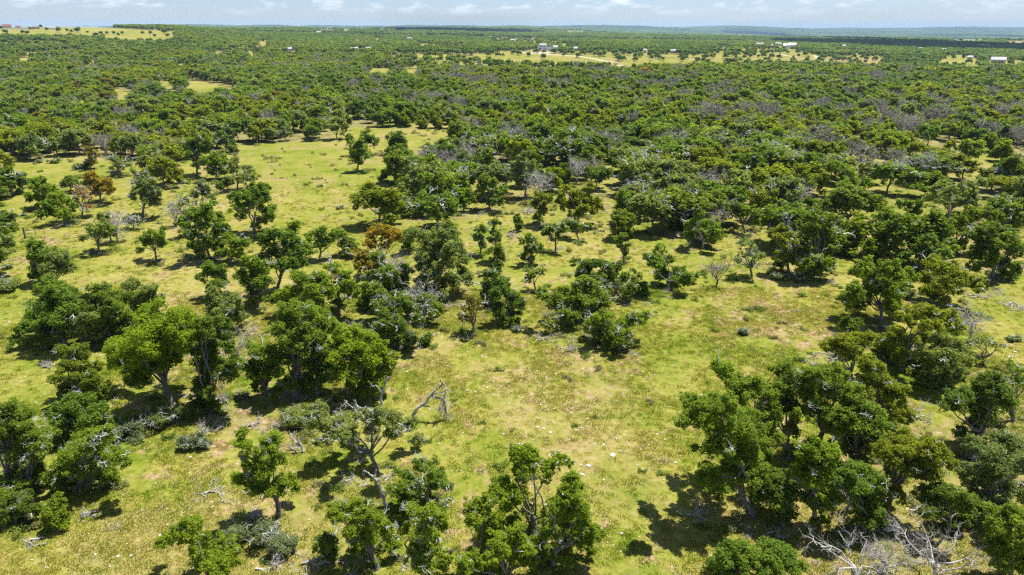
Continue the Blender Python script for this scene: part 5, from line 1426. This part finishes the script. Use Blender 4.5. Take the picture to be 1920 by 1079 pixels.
# long pale wall along the skyline
A = ground(4, 54.5); Bq = ground(58, 56.0)
mid_ = (A + Bq) / 2; ln = np.linalg.norm((Bq - A)[:2]); 
V, Fq = box(-ln / 2, ln / 2, 0, 0.5, -3, 2.2)
o = link('boundary_wall', mesh_from('boundary_wall', V, Fq, [M_WHITE]), None, (mid_[0], mid_[1], mid_[2]))
o.rotation_euler = (0, 0, math.atan2(Bq[1] - A[1], Bq[0] - A[0])); tag(o, 'long low whitish wall on the crest of the far left hill', 'wall')

# ------------------------------------------------------------------ wire fence in the left meadow
def fence():
    pts = [(3, 466), (26, 455), (48, 448), (68, 444), (84, 440), (106, 432)]
    hs = [1.1, 1.2, 1.5, 1.1, 1.1, 1.2]
    G = [ground(a, b) for a, b in pts]
    r = empty('wire_fence', G[2], 'old wire fence with one thick dark post crossing the left meadow', 'fence')
    for i, g_ in enumerate(G):
        tb = Tubes(); q = g_ - G[2]; rr_ = 0.13 if i == 2 else 0.04
        tb.add([q + [0, 0, -0.2], q + [0.02, 0, hs[i] * .5], q + [0.03, 0, hs[i]]], [rr_, rr_, rr_ * .9], 8)
        cap = tb.mesh('post', M_POST); link('post', cap, r)
    for h_ in (0.35, 0.75, 1.05):
        tb = Tubes()
        for i in range(len(G) - 1):
            a, b = G[i] - G[2], G[i + 1] - G[2]
            tb.add([a + [0, 0, h_], (a + b) / 2 + [0, 0, h_ - .05], b + [0, 0, h_]], [.006] * 3, 4)
        link('wire', tb.mesh('wire', M_POST), r)
fence()

# faint radio mast on the far horizon
def mast(x, y, h, lab):
    B = ground(x, y)
    if B is None: return
    tb = Tubes(); w_ = 1.2
    for a in range(3):
        c_, s_ = math.cos(a * 2.094) * w_, math.sin(a * 2.094) * w_
        tb.add([[c_, s_, -1], [c_ * .8, s_ * .8, h * .5], [c_ * .5, s_ * .5, h]], [.22, .2, .15], 4)
    for k_ in range(int(h / 6)):
        a = k_ % 3; f_ = 1 - .5 * k_ * 6 / h
        c_, s_ = math.cos(a * 2.094) * w_ * f_, math.sin(a * 2.094) * w_ * f_; c2, s2 = math.cos((a + 1) * 2.094) * w_ * f_, math.sin((a + 1) * 2.094) * w_ * f_
        tb.add([[c_, s_, k_ * 6], [(c_ + c2) / 2, (s_ + s2) / 2, k_ * 6 + 3], [c2, s2, k_ * 6 + 6]], [.12] * 3, 3)
    o = link('radio_mast', tb.mesh('radio_mast', M_ROOFM), None, B); tag(o, lab, 'mast')
mast(1161, 60, 62, 'thin faint radio mast on the distant horizon')

# ------------------------------------------------------------------ fair-weather clouds overhead; their shade darkens parts of the far woods
def cloud_material():
    m_, nt = newmat('cloud')
    o = N(nt, 'ShaderNodeOutputMaterial'); d = N(nt, 'ShaderNodeBsdfDiffuse'); d.inputs[0].default_value = (0.85, 0.86, 0.88, 1)
    nt.links.new(d.outputs[0], o.inputs[0]); return m_
M_CLOUD = cloud_material()
import bmesh
def cloud(cx, cy_, rx, ry, seed, Hc=1100):
    rg = np.random.default_rng(seed)
    bm = bmesh.new()
    bmesh.ops.create_icosphere(bm, subdivisions=5, radius=1.0)
    for v in bm.verts:
        x, y, z = v.co
        a = float(fbm(np.array([x * 2.2 + seed * 3 + z]), np.array([y * 2.2 + z * 1.7]), seed, 4)[0])
        b = float(fbm(np.array([x * 7 + seed + z * 3]), np.array([y * 7 + z * 5]), seed + 9, 3)[0])
        f_ = 0.62 + 0.55 * a + 0.22 * b
        v.co.x = x * f_ * rx; v.co.y = y * f_ * ry
        v.co.z = (z * f_ * min(rx, ry) * (0.55 if z > 0 else 0.10))
    me = bpy.data.meshes.new('cloud'); bm.to_mesh(me); bm.free(); me.materials.append(M_CLOUD)
    for p_ in me.polygons: p_.use_smooth = True
    o = link('cloud', me, None, (cx + SD.x / SD.z * Hc, cy_ + SD.y / SD.z * Hc, hz1(cx, cy_) + Hc))
    tag(o, 'flat-bottomed white cumulus cloud drifting above the far woods', None, None, 'stuff')
def cloud_on(px_, py_, rx, ry, seed):
    g_ = ground(px_, py_)
    if g_ is not None: cloud(g_[0], g_[1], rx, ry, seed)
cloud_on(1680, 83, 260, 330, 1)
cloud_on(1840, 93, 190, 150, 2)
cloud_on(1430, 65, 260, 900, 3)
cloud_on(1560, 73, 90, 300, 4)
cloud_on(870, 57, 330, 900, 5)
cloud_on(1820, 68, 300, 500, 6)

# ------------------------------------------------------------------ air
if HAZE:
    hx, hy0, hy1, ztop, zbot = 13500, -13500, 13500, 75.0, -90.0
    V, Fq = box(-hx, hx, hy0, hy1, zbot, ztop)
    m_, nt = newmat('air')
    o_ = N(nt, 'ShaderNodeOutputMaterial'); pv = N(nt, 'ShaderNodeVolumePrincipled')
    pv.inputs['Color'].default_value = (0.50, 0.73, 1.0, 1)
    pv.inputs['Density'].default_value = 0.00007
    pv.inputs['Anisotropy'].default_value = 0.0
    nt.links.new(pv.outputs[0], o_.inputs['Volume'])
    o = link('haze', mesh_from('haze', V, Fq, [m_])); tag(o, 'pale bluish summer haze over the far country', None, None, 'stuff')
print('trees', n_oak, n_jun, 'scattered', n, {k: len(v) for k, v in pick.items()})
cat_ = {}
for me in bpy.data.meshes: k_ = me.name.split('.')[0]; cat_[k_] = cat_.get(k_, 0) + len(me.loops) - 2 * len(me.polygons)
print(sorted(cat_.items(), key=lambda q: -q[1])[:12])
print('tris', sum(len(me.loops) - 2 * len(me.polygons) for me in bpy.data.meshes))
